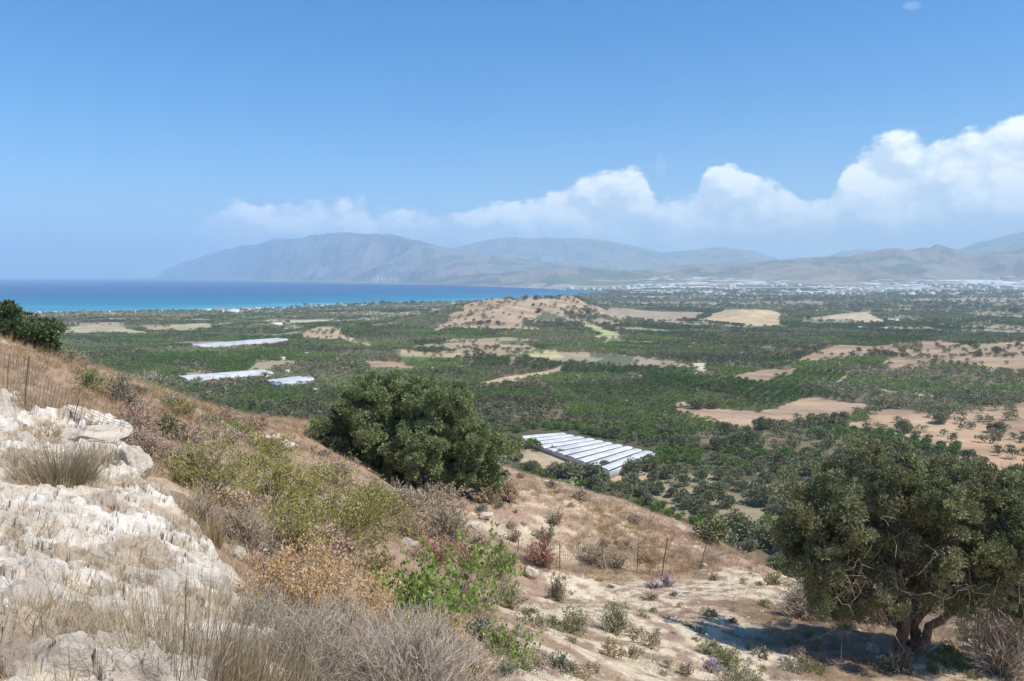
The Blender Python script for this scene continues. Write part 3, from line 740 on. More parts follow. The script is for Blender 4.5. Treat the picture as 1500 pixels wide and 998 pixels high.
# the large olive on the right
rs = np.random.RandomState(5)
b = hit([1325], [968])[0]
s = b[1] / F                       # metres per photo pixel there
def rel(px, py, dy=0.0):           # a point beside the base, as an offset in metres
    q = at(px, py, b[1] + dy); return q - b
cl = []; rd = []
for (cx, cy_, rx, ry, n) in ((1290, 715, 105, 52, 26), (1195, 755, 50, 60, 16), (1400, 760, 110, 75, 34), (1240, 800, 60, 50, 12), (1360, 705, 90, 36, 16), (1475, 800, 90, 80, 24), (1380, 835, 75, 45, 14), (1540, 750, 60, 80, 12), (1335, 775, 90, 60, 20), (1420, 850, 70, 34, 14), (1210, 815, 50, 50, 12), (1300, 835, 55, 30, 8), (1460, 735, 80, 42, 14), (1190, 860, 28, 30, 4), (1260, 860, 60, 26, 7), (1480, 860, 60, 30, 9), (1375, 872, 50, 16, 5), (1230, 885, 50, 22, 6), (1480, 890, 60, 24, 8), (1420, 800, 90, 60, 12), (1165, 800, 26, 60, 6)):
    c0 = rel(cx, cy_, 0)
    for i in range(n):
        d = rdirs(1, rs)[0] * rs.rand() ** .45
        cl.append(c0 + [d[0] * rx * s, d[1] * 2.3 * rx / 100, d[2] * ry * s * 1.1]); rd.append(rs.uniform(.26, .50))
cl = np.array(cl); rd = np.array(rd)
big_tree('large grey green olive tree with forked leaning trunk, on pale slope at right', 'tree', b,
         [rel(1292, 865, .2), rel(1345, 862, .5), rel(1402, 878, -.3), rel(1395, 840, .6), rel(1318, 830, -.4)], cl, rd, (rd ** 2 * 6300).astype(int), .085, .032, M['olive'], rs, .15, squash=.85, dead=900)
# the round evergreen olive in the middle
rs = np.random.RandomState(6)
b = hit([612], [712])[0]; s = b[1] / F
cl = []; rd = []
for (cx, cy_, rx, ry, n) in ((560, 585, 62, 30, 26), (650, 590, 62, 34, 26), (600, 640, 110, 60, 60), (520, 640, 52, 45, 26), (700, 650, 50, 50, 26), (560, 685, 60, 22, 16), (660, 690, 60, 20, 18), (488, 655, 26, 30, 8), (720, 690, 26, 22, 7)):
    c0 = rel(cx, cy_, 0)
    for i in range(n):
        d = rdirs(1, rs)[0] * rs.rand() ** .4
        cl.append(c0 + [d[0] * rx * s, d[1] * 3.2 * rx / 100, d[2] * ry * s]); rd.append(rs.uniform(.42, .80))
cl = np.array(cl); rd = np.array(rd)
big_tree('wide dense green olive tree with foliage down to ground, centre of the hillside', 'tree', b,
         [rel(585, 660, .3), rel(640, 660, -.2), rel(612, 645, .2)], cl, rd, (rd ** 2 * 5200).astype(int), .125, .052, M['wideolive'], rs, .22, dead=160, squash=.9, twig_mat='drytwig')
# the dark bush cut by the left edge
rs = np.random.RandomState(8)
b = at(10, 545, 25.5); b[2] = height(np.array([b[0]]), np.array([b[1]]))[0]; s = b[1] / F
cl = []; rd = []
for (cx, cy_, rx, ry, n) in ((15, 478, 50, 34, 34), (50, 490, 22, 24, 14), (-60, 480, 60, 45, 26), (62, 505, 10, 14, 5)):
    c0 = rel(cx, cy_, 0)
    for i in range(n):
        d = rdirs(1, rs)[0] * rs.rand() ** .45
        cl.append(c0 + [d[0] * rx * s, d[1] * .9, d[2] * ry * s]); rd.append(rs.uniform(.22, .42))
cl = np.array(cl); rd = np.array(rd)
big_tree('dark green evergreen tree at left edge above the sea', 'tree', b, [rel(20, 505), rel(-25, 500), rel(50, 510)], cl, rd, (rd ** 2 * 4200).astype(int), .12, .06, M['evergreen'], rs, .10, name='evergreen_tree')

# ------------------------------------------------------------------ trees of the plain
def plain_tree(kind, seed, cards, hi=False):
    rs = np.random.RandomState(seed); mb = MB(); k = .75 if hi else 1.0
    if kind == 'citrus': W_, H_, n = 2.15, 3.2, 9
    elif kind == 'olive': W_, H_, n = 2.5, 4.2, 11
    else: W_, H_, n = 4.2, 6.2, 14
    per = cards // n
    for i in range(n):
        a = rs.rand() * 2 * PI; q = rs.rand() ** .5
        zc = H_ * (.26 + .52 * rs.rand() * (1 - q * .6)) if kind != 'citrus' else H_ * (.35 + .42 * rs.rand() * (1 - q * .5))
        c_ = np.array([math.cos(a) * q * W_ * .62, math.sin(a) * q * W_ * .62, zc]); r_ = W_ * rs.uniform(.36, .52)
        d = rdirs(per, rs); d[:, 2] = np.abs(d[:, 2]) * np.where(rs.rand(per) < .75, 1, -1)
        pos = c_ + d * (r_ * (.75 + .35 * rs.rand(per)))[:, None]
        pos[:, 2] = np.maximum(pos[:, 2], .35)
        z = W_ * (.17 if not hi else .095)
        leaves(mb, pos - d * z * .4, nrm(d + rdirs(per, rs) * .9), z * (1.2 + rs.rand(per)), z * (.9 + .6 * rs.rand(per)), np.clip(rs.normal(.5, .22, per), 0, 1), rs)
    tr = np.array([[0, 0, -.6], [rs.normal(0, .1), 0, H_ * .3], [rs.normal(0, .25), rs.normal(0, .2), H_ * .6]])
    mt = [M['v_citrus'] if kind == 'citrus' else M['v_olive']]
    tb = MB(); tubes(tb, tr[None], np.array([[.2, .15, .08]]) * W_ / 2.3, .5, 5)
    return mb, mt, tb
LO = {}; HI = {}
for k_, n_ in (('citrus', 4), ('olive', 4), ('tall', 3)):
    LO[k_] = []; HI[k_] = []
    for i in range(n_):
        mb, mt, tb = plain_tree(k_, 100 + i + len(k_), 130)
        LO[k_].append(bpy.data.objects.new(k_ + '_tree_shape', mb.mesh(k_ + '_tree', mt)))
        mb, mt, tb = plain_tree(k_, 200 + i + len(k_), 1500, True)
        HI[k_].append((mb.mesh(k_ + '_crown', mt), tb.mesh(k_ + '_trunk', M['bark'])))
def scatter_stuff(name, label, protos, xyz, scale, rot=None, kindlabel=None, zs=None, full_rot=None, ft=None):
    """one object: shapes from protos set on many points"""
    pc = bpy.data.collections.new(name + '_shapes')
    for o in protos: pc.objects.link(o)
    n = len(xyz); me = bpy.data.meshes.new(name); me.vertices.add(n)
    me.vertices.foreach_set('co', np.asarray(xyz, np.float32).ravel())
    sc3 = np.repeat(scale[:, None], 3, 1).astype(np.float32)
    if zs is not None: sc3[:, 2] *= zs
    a = me.attributes.new('sc3', 'FLOAT_VECTOR', 'POINT'); a.data.foreach_set('vector', sc3.ravel())
    r3 = np.zeros((n, 3), np.float32); r3[:, 2] = RS.rand(n) * 2 * PI
    if full_rot is not None: r3[:] = RS.rand(n, 3) * 2 * PI * full_rot; 
    a = me.attributes.new('rot', 'FLOAT_VECTOR', 'POINT'); a.data.foreach_set('vector', r3.ravel())
    a = me.attributes.new('idx', 'INT', 'POINT'); a.data.foreach_set('value', RS.randint(0, len(protos), n).astype(np.int32))
    if ft is not None: a = me.attributes.new('ft', 'FLOAT', 'POINT'); a.data.foreach_set('value', ft.astype(np.float32))
    o = bpy.data.objects.new(name, me); col.objects.link(o)
    ng = bpy.data.node_groups.new(name, 'GeometryNodeTree')
    ng.interface.new_socket('Geometry', in_out='INPUT', socket_type='NodeSocketGeometry')
    ng.interface.new_socket('Geometry', in_out='OUTPUT', socket_type='NodeSocketGeometry')
    gi = ng.nodes.new('NodeGroupInput'); go = ng.nodes.new('NodeGroupOutput')
    ip = ng.nodes.new('GeometryNodeInstanceOnPoints'); ci = ng.nodes.new('GeometryNodeCollectionInfo')
    ci.inputs['Collection'].default_value = pc; ci.inputs['Separate Children'].default_value = True; ci.inputs['Reset Children'].default_value = True
    def na(nm, ty):
        q = ng.nodes.new('GeometryNodeInputNamedAttribute'); q.data_type = ty; q.inputs['Name'].default_value = nm
        return [s_ for s_ in q.outputs if s_.enabled][0]
    Lk = ng.links.new
    Lk(gi.outputs[0], ip.inputs['Points']); Lk(ci.outputs[0], ip.inputs['Instance']); ip.inputs['Pick Instance'].default_value = True
    Lk(na('idx', 'INT'), ip.inputs['Instance Index']); Lk(na('rot', 'FLOAT_VECTOR'), ip.inputs['Rotation']); Lk(na('sc3', 'FLOAT_VECTOR'), ip.inputs['Scale'])
    Lk(ip.outputs[0], go.inputs[0])
    md = o.modifiers.new('scatter', 'NODES'); md.node_group = ng
    tag(o, label, kind='stuff'); return o
def visible(x, y, z):
    """is (x,y,z) seen past the ground in front of it"""
    ok = np.ones(len(x), bool)
    for t_ in np.concatenate([np.linspace(.06, .5, 14), np.linspace(.55, .97, 9)]):
        k = np.where(ok)[0]
        if len(k) == 0: break
        gx, gy = x[k] * t_, y[k] * t_
        ok[k] = height(gx, gy, False) < CZ + (z[k] - CZ) * t_
    return ok
def jgrid(r0, r1, sp, seed):
    rs = np.random.RandomState(seed); X_, Y_ = [], []
    for q, th in enumerate((.25, 1.05, -.45, .7)):      # the rows run another way in each block of land
        gx = np.arange(-r1 * 1.1, r1 * 1.1, sp * .80); gy = np.arange(-r1 * 1.1, r1 * 1.1, sp * 1.28)
        A, B = np.meshgrid(gx, gy); A = A.ravel(); B = B.ravel()
        x = A * math.cos(th) - B * math.sin(th); y = A * math.sin(th) + B * math.cos(th)
        r = np.hypot(x, y); k = (r >= r0) & (r < r1) & (np.abs(np.arctan2(x, y)) < .615); x, y = x[k], y[k]
        k = np.floor(((field_cells(x, y)[0] * 23.3) % 1) * 4).astype(int) == q; x, y = x[k], y[k]
        X_.append(x + rs.normal(0, sp * .09, x.size)); Y_.append(y + rs.normal(0, sp * .09, x.size))
    return np.concatenate(X_), np.concatenate(Y_)
# footprints kept clear of trees
GH = [  # pixel quad corners of the plastic houses
 ('big', [(746, 638), (822, 632), (960, 661), (893, 688)]),
 ('long', [(282, 504), (411, 497), (414, 504), (284, 513)]),
 ('low', [(245, 558), (386, 546), (397, 551), (290, 563)]),
 ('small', [(398, 563), (446, 557), (450, 563), (402, 571)])]
GHW = {k: hit([p[0] for p in v], [p[1] for p in v])[:, :2] for k, v in GH}
def field_cells(x, y):
    th = 0.35; xr = x * math.cos(th) - y * math.sin(th); yr = x * math.sin(th) + y * math.cos(th)
    wx = xr + (vn(x / 90, y / 90, 30) - .5) * 26; wy = yr + (vn(x / 90, y / 90, 31) - .5) * 26
    return cells(wx / 130, wy / 75, 90)[0], cells(wx / 48, wy / 40, 95)[0]
def field_tone(x, y):
    a, b = field_cells(x, y); return ((a * 17.7) % 1 - .5) * .7 + (b - .5) * .35 + (fbm(x / 50, y / 50, 301, 3) - .5) * .5
ALLT = {'citrus': [], 'olive': []}
for r0, r1, spc, seed in ((150, 1100, 4.3, 1), (1100, 2400, 5.6, 2), (2400, 5200, 15.0, 3)):
    x, y = jgrid(r0, r1, spc, seed); C_, cit, oli = cover(x, y)
    rnd = RS.rand(len(x)); 
    if r1 < 2600:
        ha, hb = field_cells(x, y); e = cells((x * math.cos(.35) - y * math.sin(.35) + (vn(x / 90, y / 90, 30) - .5) * 26) / 130, (x * math.sin(.35) + y * math.cos(.35) + (vn(x / 90, y / 90, 31) - .5) * 26) / 75, 90)[1]
        hedge = (e < .06) & (e > .03) & (((ha * 11) % 1) < .5); oli = np.where(hedge & (cit + oli > .02), 1.6, oli); cit = np.where(hedge, 0, cit)
    for P_ in GHW.values():
        q = poly_sd(P_, x, y) > -2.5; cit[q] = 0; oli[q] = 0
    kc = rnd < cit * (.80 + .18 * ss(.35, .5, fbm(x / 18, y / 18, 303, 3))); oli = np.maximum(oli, cit * ss(.60, .66, fbm(x / 70, y / 25, 305, 3)) * 1.2); kc &= ~(fbm(x / 70, y / 25, 305, 3) > .63)
    ko = (~kc) & (rnd < oli * (.50 if r1 < 2400 else .62 if r1 < 3000 else 1))
    for kk_, mk, s0 in (('citrus', kc, 1.0), ('olive', ko, 1.12)):
        xx, yy = x[mk], y[mk]; zz = height(xx, yy)
        sc_ = s0 * (spc / 4.6) ** (.85 if r1 < 3000 else .75) * (.82 + .4 * RS.rand(len(xx)))
        if kk_ == 'olive': sc_ *= np.where(RS.rand(len(xx)) < .15, 1.45, 1)
        else: sc_ *= .80 + .38 * ((field_cells(xx, yy)[0] * 5.3) % 1)
        vis = np.ones(len(xx), bool); nb = np.hypot(xx, yy) < 900
        vis[nb] = visible(xx[nb], yy[nb], zz[nb] + 5)
        ALLT[kk_].append(np.stack([xx, yy, zz, sc_], 1)[vis])
for k_ in ALLT:
    A = np.concatenate(ALLT[k_]); A = A[np.argsort(np.hypot(A[:, 0], A[:, 1]) / A[:, 3])]; ALLT[k_] = A
def pix_of(x, y, z):
    q = np.stack([x, y, z - CZ], 1); dd = q @ fw; return 750 + F * (q @ rt) / dd, 499 - F * (q @ up) / dd
def area_word(px, py):
    if px < 330: return 'below the golden crest at left'
    if px < 470: return 'between golden crest and wide hillside olive'
    if px < 770: return 'just behind the wide hillside olive'
    if py < 640: return 'beyond the white greenhouse roofs'
    if px < 960 and py > 700: return 'on the slope foot before the greenhouse'
    if px < 960: return 'beside the white greenhouse'
    if py > 760: return 'just past the fence crest'
    if px < 1080: return 'on stony ground past the fence'
    if py > 700: return 'left of the large olive crown'
    if px < 1250: return 'below the large brown field'
    return 'on brown terraces at far right'
nidx = 0
for k_, nm, cat, adj in (('citrus', 'citrus_tree', 'citrus tree', 'round green citrus tree'), ('olive', 'olive_tree', 'olive tree', 'grey green olive tree')):
    A = ALLT[k_]; ppx, ppy = pix_of(A[:, 0], A[:, 1], A[:, 2] + 2)
    inn = (ppx > 5) & (ppx < 1495) & (ppy < 985)
    vis = inn.copy(); cand = np.where(inn)[0][:900]
    v_ = visible(A[cand, 0], A[cand, 1], A[cand, 2] + 2.2); cand = cand[v_][:296]
    for j in cand:
        crown, trunk = HI[k_][RS.randint(len(HI[k_]))]
        root = empty(nm, A[j, :3], RS.rand() * 6.28); root.scale = (A[j, 3],) * 3
        lab = adj + ' ' + area_word(ppx[j], ppy[j]); tag(root, lab, cat, cat + 's ' + area_word(ppx[j], ppy[j]))
        for part, me in (('crown', crown), ('trunk', trunk)):
            o = bpy.data.objects.new(part, me); col.objects.link(o); o.parent = root
    keep = np.ones(len(A), bool); keep[cand] = False; A = A[keep]
    scatter_stuff('citrus_groves' if k_ == 'citrus' else 'olive_groves', ('dense green citrus groves' if k_ == 'citrus' else 'grey green olive groves and scattered trees') + ' covering the plain', LO[k_], A[:, :3], A[:, 3], ft=field_tone(A[:, 0], A[:, 1]))
    print(k_, len(A))
# single trees that stand out
SPEC = [  # px, py of the foot, width in px, kind, label
 (812, 702, 36, 'tall', 'bushy olive tree at left end of clump before the greenhouse corner'),
 (838, 706, 44, 'tall', 'broad olive tree in middle of clump before the white greenhouse'),
 (868, 704, 38, 'tall', 'rounded olive tree at right end of clump before the white greenhouse'),
 (778, 692, 26, 'olive', 'small olive tree just right of the wide hillside olive'),
 (926, 697, 36, 'tall', 'round headed tree casting a shadow on brown earth beside greenhouse'),
 (1378, 621, 27, 'tall', 'lone round olive tree on the tan field at far right'),
 (1326, 634, 28, 'tall', 'grey green tree on tan field left of the lone round olive'),
 (1432, 523, 15, 'tall', 'single round dark tree on the bare brown ridge'),
 (1459, 517, 14, 'tall', 'small round dark tree near ridge top on the far right'),
 (1037, 571, 24, 'tall', 'tall dark tree below the pale clearing'),
 (1058, 573, 22, 'tall', 'dull grey tree right of tall dark tree below clearing'),
 (1003, 549, 13, 'tall', 'dark pointed tree directly left of the pale clearing'),
 (1022, 600, 24, 'tall', 'olive tree at top left edge of the large brown field'),
 (1045, 599, 18, 'tall', 'olive tree on top edge of the large brown field, right one'),
 (1098, 652, 30, 'tall', 'dark broad tree standing among citrus below the brown field'),
 (993, 655, 28, 'tall', 'grey green tree among citrus right of the greenhouse'),
 (898, 642, 30, 'tall', 'tall grey green tree behind the greenhouse roofs'),
 (975, 640, 26, 'tall', 'grey green tree behind right end of the greenhouse'),
 (870, 638, 22, 'tall', 'grey tree at the back edge of the greenhouse'),
 (1040, 795, 56, 'tall', 'dense green tree beyond the fence crest, left of three'),
 (1078, 792, 60, 'tall', 'dense green tree beyond the fence crest, middle of three'),
 (1112, 800, 52, 'tall', 'dense green tree beyond the fence crest, right of three'),
 (1145, 800, 50, 'tall', 'grey green tree tucked behind left side of the large olive'),
 (1110, 740, 44, 'tall', 'tall dark grey tree above the dense green trees past the crest'),
 (257, 551, 14, 'tall', 'dark tree at left end of the low white greenhouse'),
 (268, 552, 11, 'tall', 'smaller dark tree at left end of the low white greenhouse'),
 (640, 459, 6, 'tall', 'dark tree at left foot of the knoll'),
 (729, 436, 6, 'olive', 'tiny dark tree beside the hut on the knoll top'),
 (752, 438, 6, 'olive', 'tiny dark tree on knoll skyline, right of the hut'),
 (770, 439, 9, 'olive', 'dark tree on knoll skyline, left of the widest one'),
 (785, 440, 10, 'olive', 'widest dark tree on the knoll skyline'),
 (808, 438, 6, 'olive', 'tiny dark tree on the right shoulder skyline of the knoll'),
 (820, 437, 5, 'olive', 'rightmost tiny dark tree on the knoll skyline'),
 (703, 476, 10, 'olive', 'first of three dark trees on the bare knoll flank'),
 (716, 474, 8, 'olive', 'middle of three dark trees on the bare knoll flank'),
 (729, 475, 8, 'olive', 'rightmost of three dark trees on the bare knoll flank'),
 (790, 458, 9, 'olive', 'dark tree in the fold between knoll and its right shoulder'),
 (781, 449, 6, 'olive', 'small dark tree high in the knoll fold'),
 (862, 459, 7, 'tall', 'dark tree at right foot of the knoll'),
]
for px, py, wpx, kd, lab in SPEC:
    q = hit([px], [py])[0]; wid = wpx / F * q[1]; base_w = 8.4 if kd == 'tall' else 5.0
    crown, trunk = HI[kd][RS.randint(len(HI[kd]))]
    root = empty('olive_tree' if kd == 'olive' else 'broadleaf_tree', q, RS.rand() * 6.28); sc_ = wid / base_w
    root.scale = (sc_, sc_, sc_ * .95); tag(root, lab, 'tree')
    for part, me in (('crown', crown), ('trunk', trunk)):
        o = bpy.data.objects.new(part, me); col.objects.link(o); o.parent = root

# ------------------------------------------------------------------ greenhouses, houses, car
def local_frame(P_):
    """oblong from a hit quad: centre, length dir, length, width"""
    a = (P_[0] + P_[3]) / 2; b = (P_[1] + P_[2]) / 2; c_ = (a + b) / 2; d = b - a; L = np.linalg.norm(d); d = d / L
    n = np.array([-d[1], d[0]]); Wd = (abs((P_[3] - P_[0]) @ n) + abs((P_[2] - P_[1]) @ n)) / 2
    return c_, d, L, Wd
def arch(mb, x0, x1, y0, y1, z0, rise, seg=8, mat=0, wob=.05):
    """a barrel roof running along x"""
    nx = 14; xs = np.linspace(x0, x1, nx); a = np.linspace(0, PI, seg + 1)
    ys = (y0 + y1) / 2 - np.cos(a) * (y1 - y0) / 2; zs = z0 + np.sin(a) * rise
    V = np.array([[x_, yy, zz + RS.normal(0, wob) * (0 < i < seg)] for x_ in xs for i, (yy, zz) in enumerate(zip(ys, zs))])
    ix = np.arange(nx * (seg + 1)).reshape(nx, seg + 1)
    mb.add(V, np.stack([ix[:-1, :-1], ix[1:, :-1], ix[1:, 1:], ix[:-1, 1:]], -1).reshape(-1, 4), mat=mat)
    for xx in (0, nx - 1):            # end gables
        c0 = np.array([xs[xx], (y0 + y1) / 2, z0]); fan = np.concatenate([[c0], V[ix[xx]]])
        mb.add(fan, [[0, i, i + 1] for i in range(1, seg + 1)], mat=mat)
def greenhouse(label, name, org, dvec, L, Wd, bays, wall_h, rise, roofmat, wallmat, z):
    root = empty(name, (org[0], org[1], z), math.atan2(dvec[1], dvec[0])); tag(root, label, 'greenhouse')
    bw = Wd / bays
    for i in range(bays):
        y0 = -Wd / 2 + i * bw; rb = MB(); arch(rb, -L / 2 + RS.uniform(-.8, .8) * (bays > 3), L / 2 + RS.uniform(-1.5, 1.5) * (bays > 3), y0 + .25, y0 + bw - .25, wall_h, rise)
        rb.build('roof_vault', roofmat, root, smooth=True)
        if i:
            gb = MB(); gb.box(0, y0, wall_h - .22, L * .98, .42, .18); gb.build('gutter', M['gutter'], root)
    wb = MB()
    for yy in (-Wd / 2 + .1, Wd / 2 - .1): wb.box(0, yy, -2.5, L * .98, .12, wall_h + 2.5)
    for xx in (-L / 2 + .9, L / 2 - .9): wb.box(xx, 0, -2.5, .12, Wd - .3, wall_h + 2.48)
    wb.build('side_wall', wallmat, root)
    pb = MB()
    for xx in np.arange(-L / 2 + 1, L / 2, 3.0):
        for yy in (-Wd / 2 + .0, Wd / 2 - .0): pb.box(xx, yy, -2.4, .1, .1, wall_h + 2.35)
    pb.build('frame_posts', M['gutter'], root)
    return root
# the large multi-vault house: set from its four roof corners
wh = 1.9
q = [at(px, py, 1.0) - [0, 0, CZ] for px, py in GH[0][1]]
gz = float(height(np.array([GHW['big'][:, 0].mean()]), np.array([GHW['big'][:, 1].mean()]), False)[0])
Pq = np.array([(v / v[2] * (gz + wh + .6 - CZ))[:2] for v in q])
c_ = Pq.mean(0); d = ((Pq[2] - Pq[3]) + (Pq[1] - Pq[0])) / 2; d /= np.linalg.norm(d); n_ = np.array([-d[1], d[0]])
print('greenhouse quad', Pq.tolist(), gz)
root = empty('greenhouse', (c_[0], c_[1], gz)); tag(root, 'large white plastic greenhouse of many parallel vaults beside the citrus groves', 'greenhouse')
NB = 10
def ghp(u, v):   # bilinear: u along the vaults, v across
    return (Pq[0] * (1 - u) + Pq[1] * u) * (1 - v) + (Pq[3] * (1 - u) + Pq[2] * u) * v - c_
for i in range(NB):
    v0, v1 = i / NB, (i + 1) / NB
    u0 = .02 * RS.rand(); u1 = 1 - .05 * RS.rand()
    seg = 10; a = np.linspace(0, PI, seg + 1); V = []
    for u in np.linspace(u0, u1, 16):
        A = ghp(u, v0 + .012); B = ghp(u, v1 - .012)
        for j, t_ in enumerate(a):
            k = .5 - .5 * math.cos(t_); pxy = A * (1 - k) + B * k
            V.append([pxy[0], pxy[1], wh + math.sin(t_) * .42 + RS.normal(0, .035) * (0 < j < seg)])
    ix = np.arange(16 * (seg + 1)).reshape(16, seg + 1); rb = MB()
    rb.add(V, np.stack([ix[:-1, :-1], ix[1:, :-1], ix[1:, 1:], ix[:-1, 1:]], -1).reshape(-1, 4))
    for e in (0, 15):
        fan = [list(ghp(u0 if e == 0 else u1, (v0 + v1) / 2)) + [wh]] + [V[k] for k in ix[e]]
        rb.add(fan, [[0, k, k + 1] for k in range(1, seg + 1)])
    rb.build('roof_vault', M['film'], root, smooth=True)
    if i:
        A, B = ghp(.01, v0), ghp(.97, v0); gb = MB(); m0 = (A + B) / 2; dd_ = B - A
        gb.box(m0[0], m0[1], wh - .15, np.linalg.norm(dd_), .40, .16, rz=math.atan2(dd_[1], dd_[0])); gb.build('gutter', M['gutter'], root)
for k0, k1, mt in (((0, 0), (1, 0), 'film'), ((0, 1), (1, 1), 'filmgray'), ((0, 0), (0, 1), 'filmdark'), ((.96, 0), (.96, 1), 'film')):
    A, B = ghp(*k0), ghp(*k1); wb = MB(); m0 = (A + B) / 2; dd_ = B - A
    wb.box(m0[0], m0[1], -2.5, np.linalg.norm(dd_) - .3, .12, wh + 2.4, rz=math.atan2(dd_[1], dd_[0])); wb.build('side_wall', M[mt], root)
for key, lab, bays, hh, ri, rm, wm in (('long', 'long pale grey greenhouse on the left of the plain', 2, 3.2, 1.3, 'filmgray', 'filmdirty'), ('low', 'long low white greenhouse behind the red plastic roof', 1, 2.6, 1.2, 'film', 'film'), ('small', 'small grey greenhouse right of the red plastic roof', 3, 2.6, 1.0, 'filmgray', 'filmgray')):
    c_, d, L, Wd = local_frame(GHW[key]); z = float(height(c_[None, 0], c_[None, 1], False)[0]) + .3
    greenhouse(lab, 'greenhouse', c_, d, L, min(Wd, 30), bays, hh, ri, M[rm], M[wm], z)
# red plastic covered shed
q = hit([320], [566])[0]; s = q[1] / F
root = empty('red_shed', q); tag(root, 'low shed under red plastic in front of white greenhouse', 'shed')
rb = MB(); rb.add([[-24 * s, -4, 1.6], [20 * s, -4, 1.6], [20 * s, 3, 2.8], [-20 * s, 3, 2.8], [-20 * s, 10, 1.6], [18 * s, 10, 1.6]], [[0, 1, 2, 3], [3, 2, 5, 4]]); rb.build('red_roof', M['redfilm'], root)
rb = MB(); rb.box(-1 * s, 3, -1.5, 40 * s, 12, 3.0); rb.build('wall', M['filmdirty'], root)
q = hit([378], [556])[0]; s = q[1] / F
root = empty('white_shed', q); tag(root, 'small white sheds joined to end of the long low greenhouse', 'shed')
for dx, ww in ((-7, 13), (8, 12)):
    rb = MB(); rb.box(dx * s, 0, -1, ww * s, 6, 3.6); wl = rb.build('wall', M['plaster'], root)
    rb = MB(); arch(rb, (dx - ww / 2) * s, (dx + ww / 2) * s, -3.2, 3.2, 2.62, 1.0); rb.build('roof', M['film'], root, smooth=True)
def house(name, label, q, w_, d_, h_, mat='plaster', roof='flat', rz=0.0, group=None, floors=1, cat='house'):
    root = empty(name, q, rz); tag(root, label, cat, group)
    wb = MB(); wb.box(0, 0, -2, w_, d_, h_ + 2); wl = wb.build('wall', M[mat], root)
    rb = MB()
    if roof == 'flat': rb.box(0, 0, h_ - .002, w_ + .3, d_ + .3, .25)
    else: rb.add([[-w_ / 2 - .4, -d_ / 2 - .4, h_], [w_ / 2 + .4, -d_ / 2 - .4, h_], [w_ / 2 + .4, d_ / 2 + .4, h_], [-w_ / 2 - .4, d_ / 2 + .4, h_], [-w_ / 2 + d_ * .3, 0, h_ + d_ * .28], [w_ / 2 - d_ * .3, 0, h_ + d_ * .28]], [[0, 1, 5, 4], [2, 3, 4, 5]]).add([[-w_ / 2 - .4, -d_ / 2 - .4, h_], [-w_ / 2 - .4, d_ / 2 + .4, h_], [-w_ / 2 + d_ * .3, 0, h_ + d_ * .28], [w_ / 2 + .4, -d_ / 2 - .4, h_], [w_ / 2 + .4, d_ / 2 + .4, h_], [w_ / 2 - d_ * .3, 0, h_ + d_ * .28]], [[0, 2, 1], [3, 4, 5]])
    rb.build('roof', M['tile' if roof == 'hip' else mat], root)
    for fl in range(floors):
        for xx in np.linspace(-w_ * .34, w_ * .34, 3):
            xb = MB(); xb.box(xx, -d_ / 2 - .02, fl * 3 + .9, 1.1, .08, 1.3); xb.build('window', M['glass'], root)
    return root
HS = [(405, 478, 15, 1.1, 'flat', 'plaster', 'white house on a bare strip on the left of the plain'),
      (302, 456, 14, .7, 'flat', 'plaster', 'leftmost white coastal building near the beach'),
      (322, 457, 12, .8, 'hip', 'plaster', 'white coastal house with tiled roof near the beach'),
      (340, 459, 18, .9, 'flat', 'plaster', 'widest white coastal building near the beach'),
      (365, 455, 14, .6, 'flat', 'cream', 'cream coastal building near the beach'),
      (412, 455, 8, .7, 'flat', 'plaster', 'small white coastal building right of the cream one'),
      (664, 446, 8, .8, 'flat', 'plaster', 'white building on flat land left of the knoll'),
      (638, 458, 12, .7, 'hip', 'plaster', 'pale farmhouse at left foot of the knoll'),
      (734, 436, 8, .7, 'flat', 'cream', 'tiny hut on top of the bare knoll'),
      (951, 438, 17, .6, 'flat', 'cream', 'long cream building on the plain right of the knoll'),
      (848, 474, 6, .9, 'flat', 'plaster', 'tiny white hut beside the yellow field'),
      (250, 511, 5, 1.2, 'flat', 'cream', 'tiny cream hut left of the long grey greenhouse'),
      (420, 548, 8, .6, 'flat', 'plaster', 'tiny white shed right of the low white greenhouse'),
      (462, 576, 5, .8, 'flat', 'plaster', 'tiny white hut among citrus left of the wide olive'),
      (414, 528, 7, .7, 'flat', 'plaster', 'small white farm hut in the citrus grove'),
      (450, 521, 7, .6, 'flat', 'plaster', 'small white farm hut near the low tan hill')]
for px, py, wpx, hk, rf, mt, lab in HS:
    q = hit([px], [py])[0]; w_ = wpx / F * q[1]; h_ = max(2.6, w_ * .33 * hk)
    house('house', lab, q, w_, max(5, w_ * .6), h_, mt, rf, RS.uniform(-.3, .3), floors=1)
# thin white greenhouses on the right
for px, py, wpx, lab in ((1279, 482, 41, 'thin long white greenhouse below the small sandy hill'), (1308, 470, 14, 'short white greenhouse right of the small sandy hill'), (1055, 441, 18, 'narrow white greenhouse on the far flat plain')):
    q = hit([px], [py])[0]; L = wpx / F * q[1]
    greenhouse(lab, 'greenhouse', q[:2], (math.cos(-.35), math.sin(-.35)), L, 9 if py > 480 else 14, 2, 2.4, 1.2, M['film'], M['film'], q[2])
